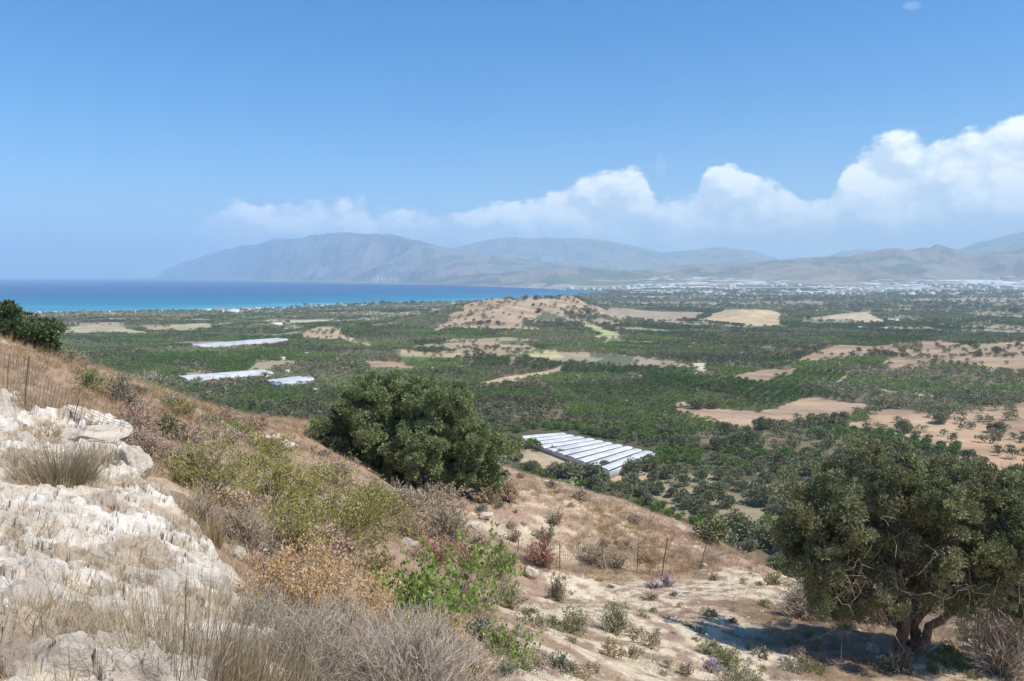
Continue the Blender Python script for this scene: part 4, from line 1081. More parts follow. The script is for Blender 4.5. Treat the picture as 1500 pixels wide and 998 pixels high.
# silver car by the round tree
q = hit([938], [696])[0]
root = empty('parked_car', q, .35); tag(root, 'silver car parked on brown earth under the trees by the greenhouse', 'car')
prof_ = np.array([[-2.1, .35], [-2.15, .75], [-1.9, .95], [-1.5, 1.02], [-1.0, 1.42], [.35, 1.46], [1.0, 1.0], [1.95, .88], [2.15, .65], [2.12, .35]])
cb = MB(); N_ = len(prof_); V = np.concatenate([np.stack([prof_[:, 0], np.full(N_, sy_), prof_[:, 1]], 1) for sy_ in (-.85, .85)])
cb.add(V, [[i, i + 1, i + 1 + N_, i + N_] for i in range(N_ - 1)])
for o_ in (0, N_): cb.add(V[o_:o_ + N_], [[0, 1, 2, 3], [3, 4, 5, 6], [6, 7, 8, 9], [0, 3, 6, 9]])
cb.build('body', M['carpaint'], root)
xb = MB()
for sy_ in (-.86, .86): xb.add([[-1.35, sy_, 1.0], [-.95, sy_, 1.36], [.3, sy_, 1.38], [.85, sy_, 1.0]], [[0, 1, 2, 3]])
xb.add([[.42, -.7, 1.43], [.42, .7, 1.43], [.98, .75, 1.04], [.98, -.75, 1.04]], [[0, 1, 2, 3]]); xb.build('windows', M['glass'], root)
for wx in (-1.35, 1.35):
    for sy_ in (-.8, .8):
        a = np.linspace(0, 2 * PI, 15)[:-1]; V = np.concatenate([np.stack([wx + .33 * np.cos(a), np.full(14, sy_ + e), .33 + .33 * np.sin(a)], 1) for e in (-.11, .11)])
        wbm = MB(); wbm.add(V, [[i, (i + 1) % 14, (i + 1) % 14 + 14, i + 14] for i in range(14)])
        for o_ in (0, 14): wbm.add(np.concatenate([V[o_:o_ + 14], [[wx, sy_ + (-.11 if o_ == 0 else .11), .33]]]), [[i, (i + 1) % 14, 14] for i in range(14)])
        wbm.build('wheel', M['tyre'], root)

# ------------------------------------------------------------------ the far town and its plastic houses
def simple_house_mesh(w_, d_, h_, mats, floors, roof):
    mb = MB(); mb.box(0, 0, -3, w_, d_, h_ + 3, mat=0)
    mb.box(0, 0, h_, w_ + .4, d_ + .4, .3, mat=0)
    if roof: mb.box(0, 0, h_ + .3, w_ + .5, d_ + .5, d_ * .22, mat=1, top=.25)
    else: mb.box(w_ * .2, 0, h_ + .3, w_ * .3, d_ * .35, 2.4, mat=0)
    for fl in range(floors):
        for xx in np.linspace(-w_ * .36, w_ * .36, 4):
            mb.box(xx, -d_ / 2 - .03, fl * 3.1 + .9, 1.3, .1, 1.5, mat=2)
    return mb.mesh('town_house', [M[m2] for m2 in mats])
TH_ = [simple_house_mesh(16, 12, 6.4, ('plaster', 'tile', 'glass'), 2, False), simple_house_mesh(22, 14, 9.4, ('plaster', 'tile', 'glass'), 3, False), simple_house_mesh(14, 11, 5, ('cream', 'tile', 'glass'), 1, True), simple_house_mesh(18, 12, 6.5, ('plaster', 'tile', 'glass'), 2, True)]
LB_ = ['white two storey flat roofed house in the far town', 'white three storey flat roofed block in the far town', 'small cream house with tiled roof in the far town', 'white house with tiled roof in the far town']
rs = np.random.RandomState(21)
n_h = 0
while n_h < 280:
    px = rs.triangular(865, 1330, 1560) if rs.rand() < .8 else rs.uniform(860, 1010)
    D = rs.uniform(3700, 5600) if px > 1010 else rs.uniform(4300, 6200)
    x = (px - 750) / F * D; k = rs.randint(4)
    if vn(np.array([x / 170.]), np.array([D / 260.]), 3)[0] < .48: continue
    z = float(height(np.array([x]), np.array([D]), False)[0])
    if z < 1: continue
    o = bpy.data.objects.new('town_house', TH_[k]); col.objects.link(o); o.location = (x, D, z); o.rotation_euler = (0, 0, rs.uniform(-.6, .6))
    sc_ = rs.uniform(.9, 1.8); o.scale = (sc_, sc_, sc_ * rs.uniform(.9, 1.2))
    tag(o, LB_[k], 'house', 'houses of the far town'); n_h += 1
for px, py, n in ((560, 412.5, 26), (900, 426, 20)):
    for i in range(n):
        a = px + rs.normal(0, 16 if px < 600 else 22); q = hit([a], [py - 1.5 + rs.normal(0, 1.0)], 60)[0]
        if q[2] < 2 or q[1] < 5000: continue
        k = rs.randint(4); o = bpy.data.objects.new('town_house', TH_[k]); col.objects.link(o); o.location = q; o.rotation_euler = (0, 0, rs.uniform(-.6, .6)); sc_ = rs.uniform(1.2, 2.0); o.scale = (sc_,) * 3
        tag(o, LB_[k].replace('in the far town', 'in the village across the bay' if px < 600 else 'at the far end of the bay'), 'house', 'houses across the bay')
def film_mesh(L, Wd, bays):
    mb = MB(); bw = Wd / bays
    for i in range(bays): arch(mb, -L / 2, L / 2, -Wd / 2 + i * bw, -Wd / 2 + (i + 1) * bw - .6, 3.2, 1.8, 5)
    mb.box(0, 0, -3, L, Wd - .7, 6.1); return mb.mesh('plastic_greenhouse', M['plaster'])
FM_ = [film_mesh(90, 34, 4), film_mesh(60, 44, 5), film_mesh(130, 26, 3)]
n_g = 0
while n_g < 270:
    px = rs.uniform(930, 1640); D = rs.uniform(4300, 7300); x = (px - 750) / F * D
    if vn(np.array([x / 330.]), np.array([D / 330.]), 8)[0] < .46: continue
    z = float(height(np.array([x]), np.array([D]), False)[0])
    if z < 1 or z > 90: continue
    k = rs.randint(3); o = bpy.data.objects.new('distant_greenhouse', FM_[k]); col.objects.link(o); o.location = (x, D, z); o.rotation_euler = (0, 0, rs.uniform(-.25, .25)); sc_ = rs.uniform(.9, 1.7); o.scale = (sc_, sc_, 1.4)
    tag(o, ['pale plastic greenhouse of four vaults around the far town', 'broad plastic greenhouse of five vaults around the far town', 'long narrow plastic greenhouse of three vaults around the far town'][k], 'greenhouse', 'plastic greenhouses around the far town'); n_g += 1
# ------------------------------------------------------------------ plants of the hillside
def dome_dirs(n, rs, flat=1.0, low=.0):
    a = rs.rand(n) * 2 * PI; z = low + (1 - low) * rs.rand(n) ** .9; h = np.sqrt(np.clip(1 - z * z, 0, 1))
    return np.stack([np.cos(a) * h, np.sin(a) * h, z * flat], 1)
def stems_mesh(mb, W_, H_, n1, n2, rs, r0=.012, k=6, low=.05, ends=True, wob=.07):
    """branches filling a dome of radius W_ and height H_; returns twig tip positions and directions"""
    d = dome_dirs(n1, rs, low=low); tip = d * [W_, W_, H_] * rs.uniform(.62, 1.0, (n1, 1))
    b = d * [1, 1, 0] * W_ * .18 * rs.rand(n1, 1) + [0, 0, -.08]
    t = np.linspace(0, 1, k)[None, :, None]
    L = np.linalg.norm(tip - b, axis=1)[:, None, None]
    P_ = b[:, None] + (tip - b)[:, None] * t + rs.normal(size=(n1, k, 3)) * wob * L * np.sin(t * PI * .8)
    P_[..., 2] += (L * .12 * np.sin(t * PI))[..., 0]
    tubes(mb, P_, np.tile(np.linspace(r0, r0 * .3, k), (n1, 1)) * rs.uniform(.6, 1.2, (n1, 1)), rs.rand(n1))
    i = rs.randint(0, n1, n2); j = rs.randint(int(k * .4), k, n2); o = P_[i, j]
    dr = nrm(nrm(P_[i, k - 1] - P_[i, 0]) + rdirs(n2, rs) * .8 + [0, 0, .25]); ln = rs.uniform(.12, .32, n2) * max(W_, H_)
    e = o + dr * ln[:, None]; mid = (o + e) / 2 + rs.normal(size=(n2, 3)) * .1 * ln[:, None]
    tubes(mb, np.stack([o, mid, e], 1), np.tile([r0 * .4, r0 * .28, r0 * .12], (n2, 1)), rs.rand(n2))
    return np.stack([o, mid, e], 1), dr
def bush_meshes(W_, H_, leafn, L, Wd, rs, n1=60, n2=260, r0=.012, low=.05, clump=True):
    sm = MB(); tw, dr = stems_mesh(sm, W_, H_, n1, n2, rs, r0, low=low)
    lm = MB()
    if leafn:
        i = rs.randint(0, len(tw), leafn); t = rs.rand(leafn, 1)
        pos = tw[i, 1] * (1 - t) + tw[i, 2] * t + rs.normal(size=(leafn, 3)) * (.035 * max(W_, H_))
        dd = nrm(dr[i] + rdirs(leafn, rs) * 1.0 + [0, 0, .2])
        tn = np.clip(rs.normal(.5, .18, leafn) + (rs.rand(len(tw))[i] - .5) * .5, 0, 1)
        leaves(lm, pos, dd, L * (.6 + .8 * rs.rand(leafn)), Wd * (.6 + .8 * rs.rand(leafn)), tn, rs)
    return sm, lm
def put_bush(name, label, px, py, wpx, hpx, leafmat_, twigmat, dens=1.0, lpx=3.2, asp=.5, seed=0, cat='shrub', n1=70, n2=320, sink=.05, depth=None, group=None, r0=None, low=.05):
    if depth: q = at(px, min(py, 1600), depth or 5.0); q[2] = height(q[None, 0], q[None, 1], False)[0]
    else: q = hit([px], [py], 1.0)[0]
    s = q[1] / F; W_ = wpx * s / 2; H_ = hpx * s * 1.02; rs = np.random.RandomState(seed + int(px) * 7 + int(py))
    root = empty(name, q - [0, 0, sink]); tag(root, label, cat, group)
    n = int(dens * 3.6 * wpx * hpx / (lpx * lpx * asp))
    sm, lm = bush_meshes(W_, H_, n, lpx * s, lpx * s * asp, rs, n1, n2, r0 or max(.004, 1.1 * s), low)
    sm.build('stems', M[twigmat], root)
    if n: lm.build('foliage', M[leafmat_], root)
    return root
def put_tuft(name, label, px, py, wpx, hpx, mat, nb, seed=0, cat='grass tuft', bw=1.5, droop=.25, depth=None, spread=.35, up_=1.0, green=0, group=None, low=.35):
    if depth: q = at(px, py, depth); q[2] = height(q[None, 0], q[None, 1], False)[0]
    else: q = hit([px], [py], 1.0)[0]
    s = q[1] / F; W_ = wpx * s / 2; H_ = hpx * s; rs = np.random.RandomState(seed + int(px) * 3 + int(py))
    mb = MB(); a = rs.rand(nb) * 2 * PI; rr_ = rs.rand(nb) ** .6
    B = np.stack([np.cos(a) * rr_ * W_ * spread, np.sin(a) * rr_ * W_ * spread, np.full(nb, -.05)], 1)
    lean = rs.rand(nb) ** .8 * (W_ / max(H_, .01)) * 1.0
    a2 = a + rs.normal(0, .7, nb)
    D = nrm(np.stack([np.cos(a2) * lean, np.sin(a2) * lean, np.full(nb, up_)], 1)); L = H_ * rs.uniform(low, 1.08, nb) * (1.02 - .25 * rr_)
    blades(mb, B, D, L, bw * s * rs.uniform(.6, 1.4, nb), droop * rs.uniform(.2, 1.4, nb), np.clip(rs.normal(.5, .25, nb), 0, 1), 6, rs)
    o = mb.build(name, M[mat]); o.location = q; tag(o, label, cat, group); return o

# big bushes down the gully
B_ = put_bush
B_('shrub', 'yellow green shrub at top left of the bushy gully', 300, 722, 130, 82, 'yellowgreen', 'browntwig', 1.0, 3.8)
B_('shrub', 'broad yellow green shrub in middle of the bushy gully', 395, 752, 190, 105, 'yellowgreen', 'browntwig', 1.0, 3.8)
B_('shrub', 'yellow green shrub with bare twigs under its right half, below the wide olive', 505, 815, 170, 135, 'yellowgreen', 'browntwig', .9, 4.0)
B_('shrub', 'olive green shrub behind the tall bright sprig, right end of gully bushes', 540, 765, 110, 60, 'yellowgreen', 'browntwig', .7, 3.6, seed=4)
B_('shrub', 'yellowish green bush filling gully above the orange bush', 430, 815, 150, 90, 'yellowgreen', 'browntwig', .8, 4.0, seed=3)
B_('shrub', 'small pinkish dry shrub on top of the yellow green bushes', 490, 712, 80, 40, 'pink', 'browntwig', .7, 3.2)
B_('dead_shrub', 'dark dead brushwood between pale ledge and yellow green shrub', 290, 775, 110, 62, 'pink', 'browntwig', 0, 3, n1=150, n2=900)
B_('dead_shrub', 'bare brown brushwood left of the orange bush', 352, 800, 110, 75, 'pink', 'browntwig', .05, 3, n1=130, n2=900)
B_('orange_shrub', 'orange brown dried shrub at edge of the pale ledge', 438, 925, 200, 135, 'orange', 'drytwig', 1.1, 4.0, .6)
B_('orange_shrub', 'faded orange shrub between dead grey brushwood and leafy green bush', 535, 925, 130, 90, 'orange', 'drytwig', .8, 4.0, .6)
B_('fig_shrub', 'leafy bright green bush in the centre of foreground', 612, 925, 170, 122, 'green', 'browntwig', .9, 8.5, .6, n1=60, n2=260)
B_('fig_shrub', 'bright green bush with tall upright sprig beside the sand', 690, 905, 110, 132, 'green', 'browntwig', .45, 8.0, .6, n1=40, n2=160)
B_('fig_shrub', 'low spreading green branch reaching over the sand', 725, 850, 80, 55, 'green', 'browntwig', .5, 7.5, .6, n1=30, n2=120)
B_('green_shrub', 'low green creeping shrub below the leafy bright bush', 735, 960, 120, 48, 'green', 'browntwig', .7, 5.5, .6)
B_('dead_shrub', 'large silver grey dead brushwood at bottom centre', 590, 1040, 250, 160, 'graygreen', 'drytwig', .0, 4, n1=420, n2=4200)
B_('dead_shrub', 'silver grey dead branches with yellow tips at lower centre', 500, 985, 170, 120, 'orange', 'drytwig', .12, 4, n1=260, n2=2200)
B_('dead_shrub', 'brown dry brushwood with straw tips right of the silver brushwood', 675, 1010, 130, 90, 'orange', 'drytwig', .35, 4, n1=150, n2=1500, seed=3)
B_('dead_shrub', 'grey green scrub between the ledge edge and silver brushwood', 440, 1000, 190, 130, 'graygreen', 'drytwig', .35, 4.5, .3, n1=240, n2=2400)
B_('dead_shrub', 'tan dry scrub along the ledge edge under the orange bush', 385, 935, 120, 85, 'graygreen', 'drytwig', .3, 4.2, .3, n1=160, n2=1500, seed=5)
# left slope, behind the ledge
for a in [(240, 640, 58, 38, 'evergreen', 'dark grey green shrub on the pink slope'), (262, 606, 62, 20, 'yellowgreen', 'flat yellow green shrub above the dark one on the pink slope'),
          (128, 566, 52, 28, 'green', 'bright green low shrub on golden grass slope'), (148, 579, 22, 16, 'yellowgreen', 'small yellow green shrub below the bright green one'),
          (172, 590, 50, 44, 'graygreen', 'dark grey shrub right of the bright green low shrub'), (195, 601, 34, 24, 'graygreen', 'smaller grey shrub at lower right of dark grey shrub'),
          (100, 528, 60, 18, 'graygreen', 'grey green mat near the crest below the dark evergreen'), (215, 563, 44, 18, 'mauve', 'brown shrub on the crest of grass slope'),
          (250, 590, 50, 18, 'mauve', 'mauve shrub on pale slope above the flat yellow green one'), (335, 618, 60, 18, 'pink', 'pinkish low scrub on the crest line'),
          (375, 625, 45, 18, 'pink', 'pinkish scrub on crest right of the first'), (205, 665, 90, 40, 'pink', 'reddish cushion scrub behind end of the stone ledge'),
          (265, 690, 100, 46, 'pink', 'reddish cushion scrub above the dead brushwood'), (190, 625, 90, 34, 'pink', 'pinkish cushion scrub on slope behind the ledge'),
          (275, 655, 70, 36, 'mauve', 'mauve grey scrub right of the dark grey green shrub'), (320, 655, 80, 30, 'mauve', 'mauve scrub above the yellow green shrubs'),
          (140, 640, 70, 30, 'mauve', 'brown mauve scrub at back of the big dry tuft'), (350, 640, 60, 22, 'green', 'low green patch on slope behind the yellow green shrubs'),
          (395, 665, 80, 26, 'yellowgreen', 'low yellow green patch near white stones'), (300, 625, 50, 18, 'graygreen', 'olive green mat on the slope crest'),
          # below the middle olive
          (590, 762, 90, 52, 'mauve', 'mauve grey shrub below left side of the wide olive'), (655, 790, 80, 60, 'mauve', 'mauve twiggy shrub on dirt below the wide olive'),
          (600, 790, 66, 44, 'straw', 'straw yellow shrub beside the mauve twiggy shrub'), (630, 825, 70, 38, 'red', 'dull red shrub behind the leafy bright bush'),
          (672, 830, 74, 42, 'red', 'red brown shrub behind the tall green sprig'), (791, 834, 60, 44, 'red', 'reddish round shrub left of the fence'),
          (735, 835, 56, 40, 'mauve', 'mauve shrub between the red shrubs'), (745, 733, 36, 34, 'straw', 'straw coloured tussock right of the wide olive'),
          (712, 735, 46, 26, 'straw', 'straw coloured mat at foot of the wide olive'), (850, 733, 36, 20, 'mauve', 'brown cushion on the golden crest'),
          (815, 766, 32, 18, 'mauve', 'brown cushion on dirt below the golden crest'), (752, 792, 26, 20, 'browntwig', 'dark straw cushion left of the grey stones'),
          (870, 828, 54, 30, 'mauve', 'mauve grey cushion behind the fence wires'), (905, 832, 34, 20, 'graygreen', 'grey green cushion behind the fence wires'),
          (640, 735, 90, 26, 'mauve', 'grey brown mat right below the wide olive'), (560, 735, 60, 34, 'mauve', 'dark twiggy mat below left edge of the wide olive'),
          (800, 795, 40, 22, 'graygreen', 'pale grey cushion left of the fence start'), (700, 800, 40, 22, 'mauve', 'dry grey cushion on the stony dirt'),
          # sand
          (956, 864, 26, 17, 'purple', 'violet flowering cushion at foot of the thick fence post, left one'), (978, 864, 30, 24, 'purple', 'violet flowering cushion at foot of the thick fence post, right one'),
          (1042, 982, 32, 22, 'purple', 'violet flowering cushion on sand at the bottom edge'), (1004, 985, 30, 20, 'mauve', 'grey violet cushion left of the violet one at the bottom edge'),
          (840, 928, 46, 46, 'palegreen', 'tall pale green tuft on sand, left of the pair'), (900, 925, 44, 48, 'palegreen', 'tall pale green tuft on sand, right of the pair'),
          (942, 912, 24, 20, 'palegreen', 'small pale green tuft right of the tall pair'), (960, 938, 26, 20, 'palegreen', 'round pale green tuft below the small one'),
          (1130, 860, 38, 24, 'yellowgreen', 'bright yellow green cushion at crest left of the large olive'), (818, 880, 34, 40, 'graygreen', 'grey twiggy shrub right of the boulder on sand'),
          (1088, 858, 16, 12, 'palegreen', 'tiny green tuft near the shadow tip'), (1045, 850, 14, 12, 'graygreen', 'tiny grey green ball below the fence end'),
          (1068, 972, 26, 26, 'palegreen', 'slim green tuft right of the bottom violet cushion'), (1085, 1012, 84, 42, 'palegreen', 'wide green cushion at the bottom edge below the slim tuft'),
          (1155, 985, 50, 22, 'palegreen', 'pale green cushion under the olive shadow'), (1187, 880, 34, 56, 'evergreen', 'dark green upright shrub beside left side of the large olive'),
          (765, 945, 40, 34, 'palegreen', 'green tuft on sand left of the tall pair'), (790, 925, 34, 30, 'palegreen', 'low green tuft above and left of the tall pair'),
          (828, 988, 44, 28, 'palegreen', 'olive green cushion near the bottom edge'), (868, 985, 30, 20, 'mauve', 'brown cushion near the bottom edge'),
          (790, 980, 50, 26, 'mauve', 'brown mauve cushion above bottom edge right of the brushwood'), (1040, 905, 24, 16, 'straw', 'straw cushion on sand left of the shadow'),
          (1020, 940, 20, 12, 'palegreen', 'small green mat on sand left of the shadow'), (925, 960, 24, 16, 'palegreen', 'small green cushion in the middle of sand'),
          (990, 915, 22, 12, 'palegreen', 'flat green cushion on sand below the violet pair'), (745, 885, 60, 34, 'palegreen', 'pale green tuft near the boulder on sand'),
          (1320, 985, 60, 34, 'graygreen', 'grey shrub at foot of the large olive trunk'), (1395, 975, 60, 26, 'green', 'green mat right of the large olive trunk')]:
    px, py, w_, h_, mt, lab = a
    big_ = w_ * h_
    B_('cushion_shrub', lab, px, py, w_, h_, mt, 'browntwig' if mt not in ('palegreen',) else 'drytwig', .85, 2.6 if h_ < 30 else 3.0, .55, n1=int(24 + big_ / 60), n2=int(60 + big_ / 10), low=.0)
B_('dead_shrub', 'tangle of grey bare twigs under right side of the large olive', 1465, 990, 130, 110, 'graygreen', 'drytwig', .05, 3, n1=160, n2=1500)
B_('dead_shrub', 'brown twiggy undergrowth left of the large olive trunk', 1240, 905, 110, 80, 'mauve', 'browntwig', .3, 3, n1=160, n2=1500)
B_('dead_shrub', 'dark undergrowth in the shade behind the large olive trunk', 1300, 915, 90, 60, 'olive', 'browntwig', .3, 3, n1=100, n2=900)
for px, py, w_, h_, mt, dn, lab in [(470, 1000, 110, 80, 'graygreen', .5, 'olive green wispy scrub left of the silver brushwood'), (640, 960, 110, 70, 'orange', .6, 'golden tan scrub on right shoulder of the silver brushwood'), (545, 975, 90, 60, 'straw', .7, 'straw coloured scrub behind the silver brushwood'),
        (390, 905, 90, 70, 'straw', .6, 'pale straw scrub on left side of the orange bush'), (1185, 905, 90, 60, 'mauve', .5, 'brown dry scrub under left edge of the large olive crown'), (1250, 880, 70, 50, 'mauve', .4, 'mauve brown dry scrub under the large olive crown')]:
    B_('dry_scrub', lab, px, py, w_, h_, mt, 'drytwig', dn, 3.2, .4, n1=110, n2=900)
# random small cushions over the hillside
rs = np.random.RandomState(77); CU = {}
for mt, lab in (('palegreen', 'small pale green cushion plant on the sandy slope'), ('straw', 'small straw coloured cushion on the dry slope'), ('mauve', 'small brownish cushion on the dry slope'), ('graygreen', 'small grey green cushion on the dry slope'), ('pink', 'small pinkish cushion on the slope behind ledge')):
    CU[mt] = []
    for i in range(4):
        mb = MB(); r2 = np.random.RandomState(300 + i); tw, dr = stems_mesh(mb, .2, .17, 26, 70, r2, .003)
        ii = r2.randint(0, 70, 520); pos = tw[ii, 2] + r2.normal(size=(520, 3)) * .018
        leaves(mb, pos, nrm(dr[ii] + rdirs(520, r2)), .045 * (.6 + .8 * r2.rand(520)), .020, np.clip(r2.normal(.5, .25, 520), 0, 1), r2)
        CU[mt].append(mb.mesh('cushion', M[mt]))
n_c = 0
while n_c < 230:
    px = rs.uniform(20, 1490); py = rs.uniform(520, 995); q = hit([px], [py], 3.0)[0]
    if q[1] > 58 or (px < 110 and py < 600): continue
    qa = (q[None, 0], q[None, 1])
    if poly_sd(ROCK_W, *qa)[0] > -.5: continue
    sand = poly_sd(SAND_W, *qa)[0] > 0
    if not sand and rs.rand() < .3: continue
    mt = rs.choice(['palegreen', 'straw', 'mauve', 'graygreen'], p=[.5, .2, .15, .15]) if sand else (rs.choice(['pink', 'straw', 'graygreen', 'mauve']) if px < 500 else rs.choice(['straw', 'mauve', 'graygreen']))
    o = bpy.data.objects.new('cushion_plant', CU[mt][rs.randint(4)]); col.objects.link(o); o.location = q; o.rotation_euler = (0, 0, rs.rand() * 6)
    sc_ = rs.uniform(.5, 1.5) * (1 if sand else 1.4); o.scale = (sc_, sc_, sc_ * rs.uniform(.7, 1.2))
    lab = {'palegreen': 'small pale green cushion plant on the sandy slope', 'straw': 'small straw coloured cushion plant on the dry slope', 'mauve': 'small brownish cushion plant on the dry slope', 'graygreen': 'small grey green cushion plant on the dry slope', 'pink': 'small pinkish cushion plant on the slope behind ledge'}[mt]
    tag(o, lab, 'plant', lab.replace('cushion plant', 'cushion plants')); n_c += 1
# grass tussocks
T_ = put_tuft
T_('grass_tuft', 'big dry tussock on the ledge at left, before the broken stone wall', 85, 722, 150, 112, 'greenblade', 1700, bw=1.5, spread=.55, droop=.2)
T_('grass_tuft', 'dry greenish tussock on the ledge, right of the biggest one', 140, 700, 90, 85, 'greenblade', 700, bw=1.4, spread=.5)
T_('grass_tuft', 'brown dry tussock low at left edge of the ledge', 45, 800, 100, 80, 'straw', 600, bw=1.6, spread=.6)
T_('grass_tuft', 'dry brown tussock under the biggest one', 110, 800, 90, 60, 'straw', 420, bw=1.6, spread=.6)
T_('grass_tuft', 'green centred tussock on the middle of the ledge', 192, 778, 60, 34, 'greenblade', 500, bw=1.5, spread=.6)
T_('grass_tuft', 'dry tussock right of the green centred one', 225, 800, 70, 60, 'straw', 380, bw=1.4, spread=.5)
T_('grass_tuft', 'reddish straw tussock near right end of the ledge', 308, 800, 66, 74, 'straw', 450, bw=1.5, spread=.5)
T_('grass_tuft', 'straw tussock on the ledge near the orange bush', 330, 850, 60, 50, 'straw', 250, bw=1.4, spread=.5)
T_('grass_tuft', 'brown matted tussock in hollow of the pale rock', 100, 880, 90, 45, 'straw', 420, bw=1.8, spread=.7)
T_('grass_tuft', 'thin dry tussock in the middle of the pale rock', 160, 860, 60, 50, 'straw', 90, bw=1.4, spread=.6)
T_('grass_tuft', 'tall sparse stalks rising at the bottom edge before the pale rock', 265, 1130, 300, 300, 'greenblade', 900, bw=2.0, spread=.8, depth=3.2, droop=.12, low=.3)
T_('grass_tuft', 'dense brown stalks at the bottom edge, left of the tall sparse ones', 150, 1120, 220, 190, 'straw', 900, bw=2.0, spread=.9, depth=3.2, droop=.15)
T_('grass_tuft', 'grey brown stalks at bottom edge below end of the ledge', 390, 1130, 190, 190, 'greenblade', 600, bw=2.0, spread=.8, depth=3.6, droop=.14)
T_('grass_tuft', 'brown stalks filling the bottom left corner', 20, 1100, 150, 170, 'straw', 900, bw=2.0, spread=.9, depth=3.3, droop=.15)
T_('grass_tuft', 'straw stalks at bottom edge between tall stalks and ledge end', 320, 1130, 180, 170, 'straw', 800, bw=2.0, spread=.9, depth=3.3, droop=.15)
B_('dead_shrub', 'bare dark twigs at left edge over the pale rock', 60, 1060, 190, 230, 'straw', 'browntwig', 0, 3, n1=26, n2=150, depth=3.4, r0=.0028)
B_('dead_shrub', 'bare grey twigs among tall stalks at the bottom edge', 250, 1100, 260, 200, 'straw', 'drytwig', 0, 3, n1=60, n2=500, depth=3.2, r0=.0026)

for px, py, w_, h_, nb, m2, lab in [(30, 760, 90, 60, 500, 'straw', 'dry straw tussock at left edge above the pale boulder'), (70, 850, 80, 44, 380, 'straw', 'matted straw tussock above the broad white rock'), (130, 775, 80, 46, 420, 'browntwig', 'brown twiggy tussock below the dry greenish tussock'),
        (180, 820, 70, 44, 300, 'straw', 'short straw tussock under the green centred one'), (255, 845, 60, 50, 260, 'browntwig', 'brown tussock in crack of pale ledge near white rock'), (215, 760, 50, 36, 260, 'straw', 'small straw tussock beneath the steep pale face'),
        (300, 900, 90, 80, 420, 'straw', 'upright straw tussock on the right of the ledge'), (225, 900, 90, 70, 400, 'browntwig', 'brown tussock in middle of lower ledge'), (60, 960, 120, 70, 600, 'straw', 'wide dry tussock at lower left of the ledge'), (370, 905, 60, 60, 240, 'straw', 'thin straw tussock on the ledge rim'),
        (20, 730, 60, 50, 300, 'straw', 'dry tussock at left edge under the white rocks'), (275, 755, 60, 40, 260, 'straw', 'straw tussock right of the upright white stone'), (165, 935, 130, 80, 520, 'straw', 'dry tussock behind the dense brown stalks'), (60, 640, 70, 36, 300, 'straw', 'dry grass tussock between white rocks at left edge')]:
    T_('grass_tuft', lab, px, py, w_, h_, m2, nb, bw=1.5, spread=.65)
# ------------------------------------------------------------------ dry grass, stones
def tuft_proto(name, mat, nb, H_, W_, bw, seed, droop=.3):
    r2 = np.random.RandomState(seed); mb = MB(); a = r2.rand(nb) * 2 * PI; rr_ = r2.rand(nb) ** .5 * W_
    B = np.stack([np.cos(a) * rr_, np.sin(a) * rr_, np.full(nb, -.03)], 1)
    D = nrm(np.stack([np.cos(a + r2.normal(0, .6, nb)) * .35 * r2.rand(nb) * 2, np.sin(a) * .35 * r2.rand(nb) * 2, np.ones(nb)], 1))
    blades(mb, B, D, H_ * r2.uniform(.4, 1.1, nb), bw * r2.uniform(.6, 1.4, nb), droop * r2.uniform(.2, 1.4, nb), np.clip(r2.normal(.5, .25, nb), 0, 1), 4, r2)
    return bpy.data.objects.new(name, mb.mesh(name, M[mat]))
def field(n, seed, dmin=3.0, dmax=62):
    r2 = np.random.RandomState(seed); D = dmin + (dmax - dmin) * r2.rand(n) ** .62; u = r2.uniform(-.70, .70, n)
    return u * D, D, r2
def grass(name, label, mats, n, seed, H_, prob, nb=26, bw=.008, W_=.16, dmin=3.0):
    x, y, r2 = field(n, seed, dmin); p_ = prob(x, y); k = r2.rand(n) < p_; x, y = x[k], y[k]; z = height(x, y)
    protos = [tuft_proto(m2 + '_tuft', m2, nb, H_, W_, bw, seed * 10 + i) for i, m2 in enumerate(mats)]
    scatter_stuff(name, label, protos, np.stack([x, y, z], 1), r2.uniform(.55, 1.25, len(x))); print(name, len(x))
def in_rock(x, y): return ss(-.6, .1, poly_sd(ROCK_W, x, y))
def in_sand(x, y): return ss(-.8, .6, poly_sd(SAND_W, x, y))
def in_litter(x, y): return ss(1.0, .6, np.hypot((x - LITTER_SHADE[0]) / 5.0, (y - LITTER_SHADE[1]) / 5.4))
def in_dirt(x, y): return ss(-1, 1, poly_sd(DIRT2, x, y))
GOLD_W = hit(*zip(*[(-60, 500), (30, 512), (120, 535), (210, 568), (300, 600), (455, 622), (455, 660), (330, 640), (200, 610), (150, 600), (40, 600), (-60, 590)]))[:, :2]
GOLD2_W = hit(*zip(*[(760, 712), (840, 724), (960, 768), (1100, 822), (1080, 838), (1000, 836), (860, 835), (830, 800), (880, 770), (800, 740)]))[:, :2]
def in_gold(x, y): return np.maximum(ss(-2, 1, poly_sd(GOLD_W, x, y)), ss(-2, 1, poly_sd(GOLD2_W, x, y)))
cl_ = lambda x, y, s_, sd: ss(.42, .58, fbm(x / s_, y / s_, sd, 3))
grass('golden_grass', 'golden dry grass along the hill crest and behind the fence', ['gold', 'gold', 'straw'], 46000, 1, .42, lambda x, y: in_gold(x, y) * (.5 + .5 * cl_(x, y, 3, 201)) * (1 - in_rock(x, y)) * (1 - .8 * in_sand(x, y)), nb=30, bw=.011)
grass('dry_grass', 'short dry grass and stubble over the hillside', ['straw', 'gold', 'straw', 'greenblade'], 52000, 2, .24, lambda x, y: (1 - in_rock(x, y)) * (1 - .93 * in_sand(x, y)) * (1 - .6 * in_dirt(x, y)) * (.25 + .7 * cl_(x, y, 2.2, 202)), nb=24, bw=.009)
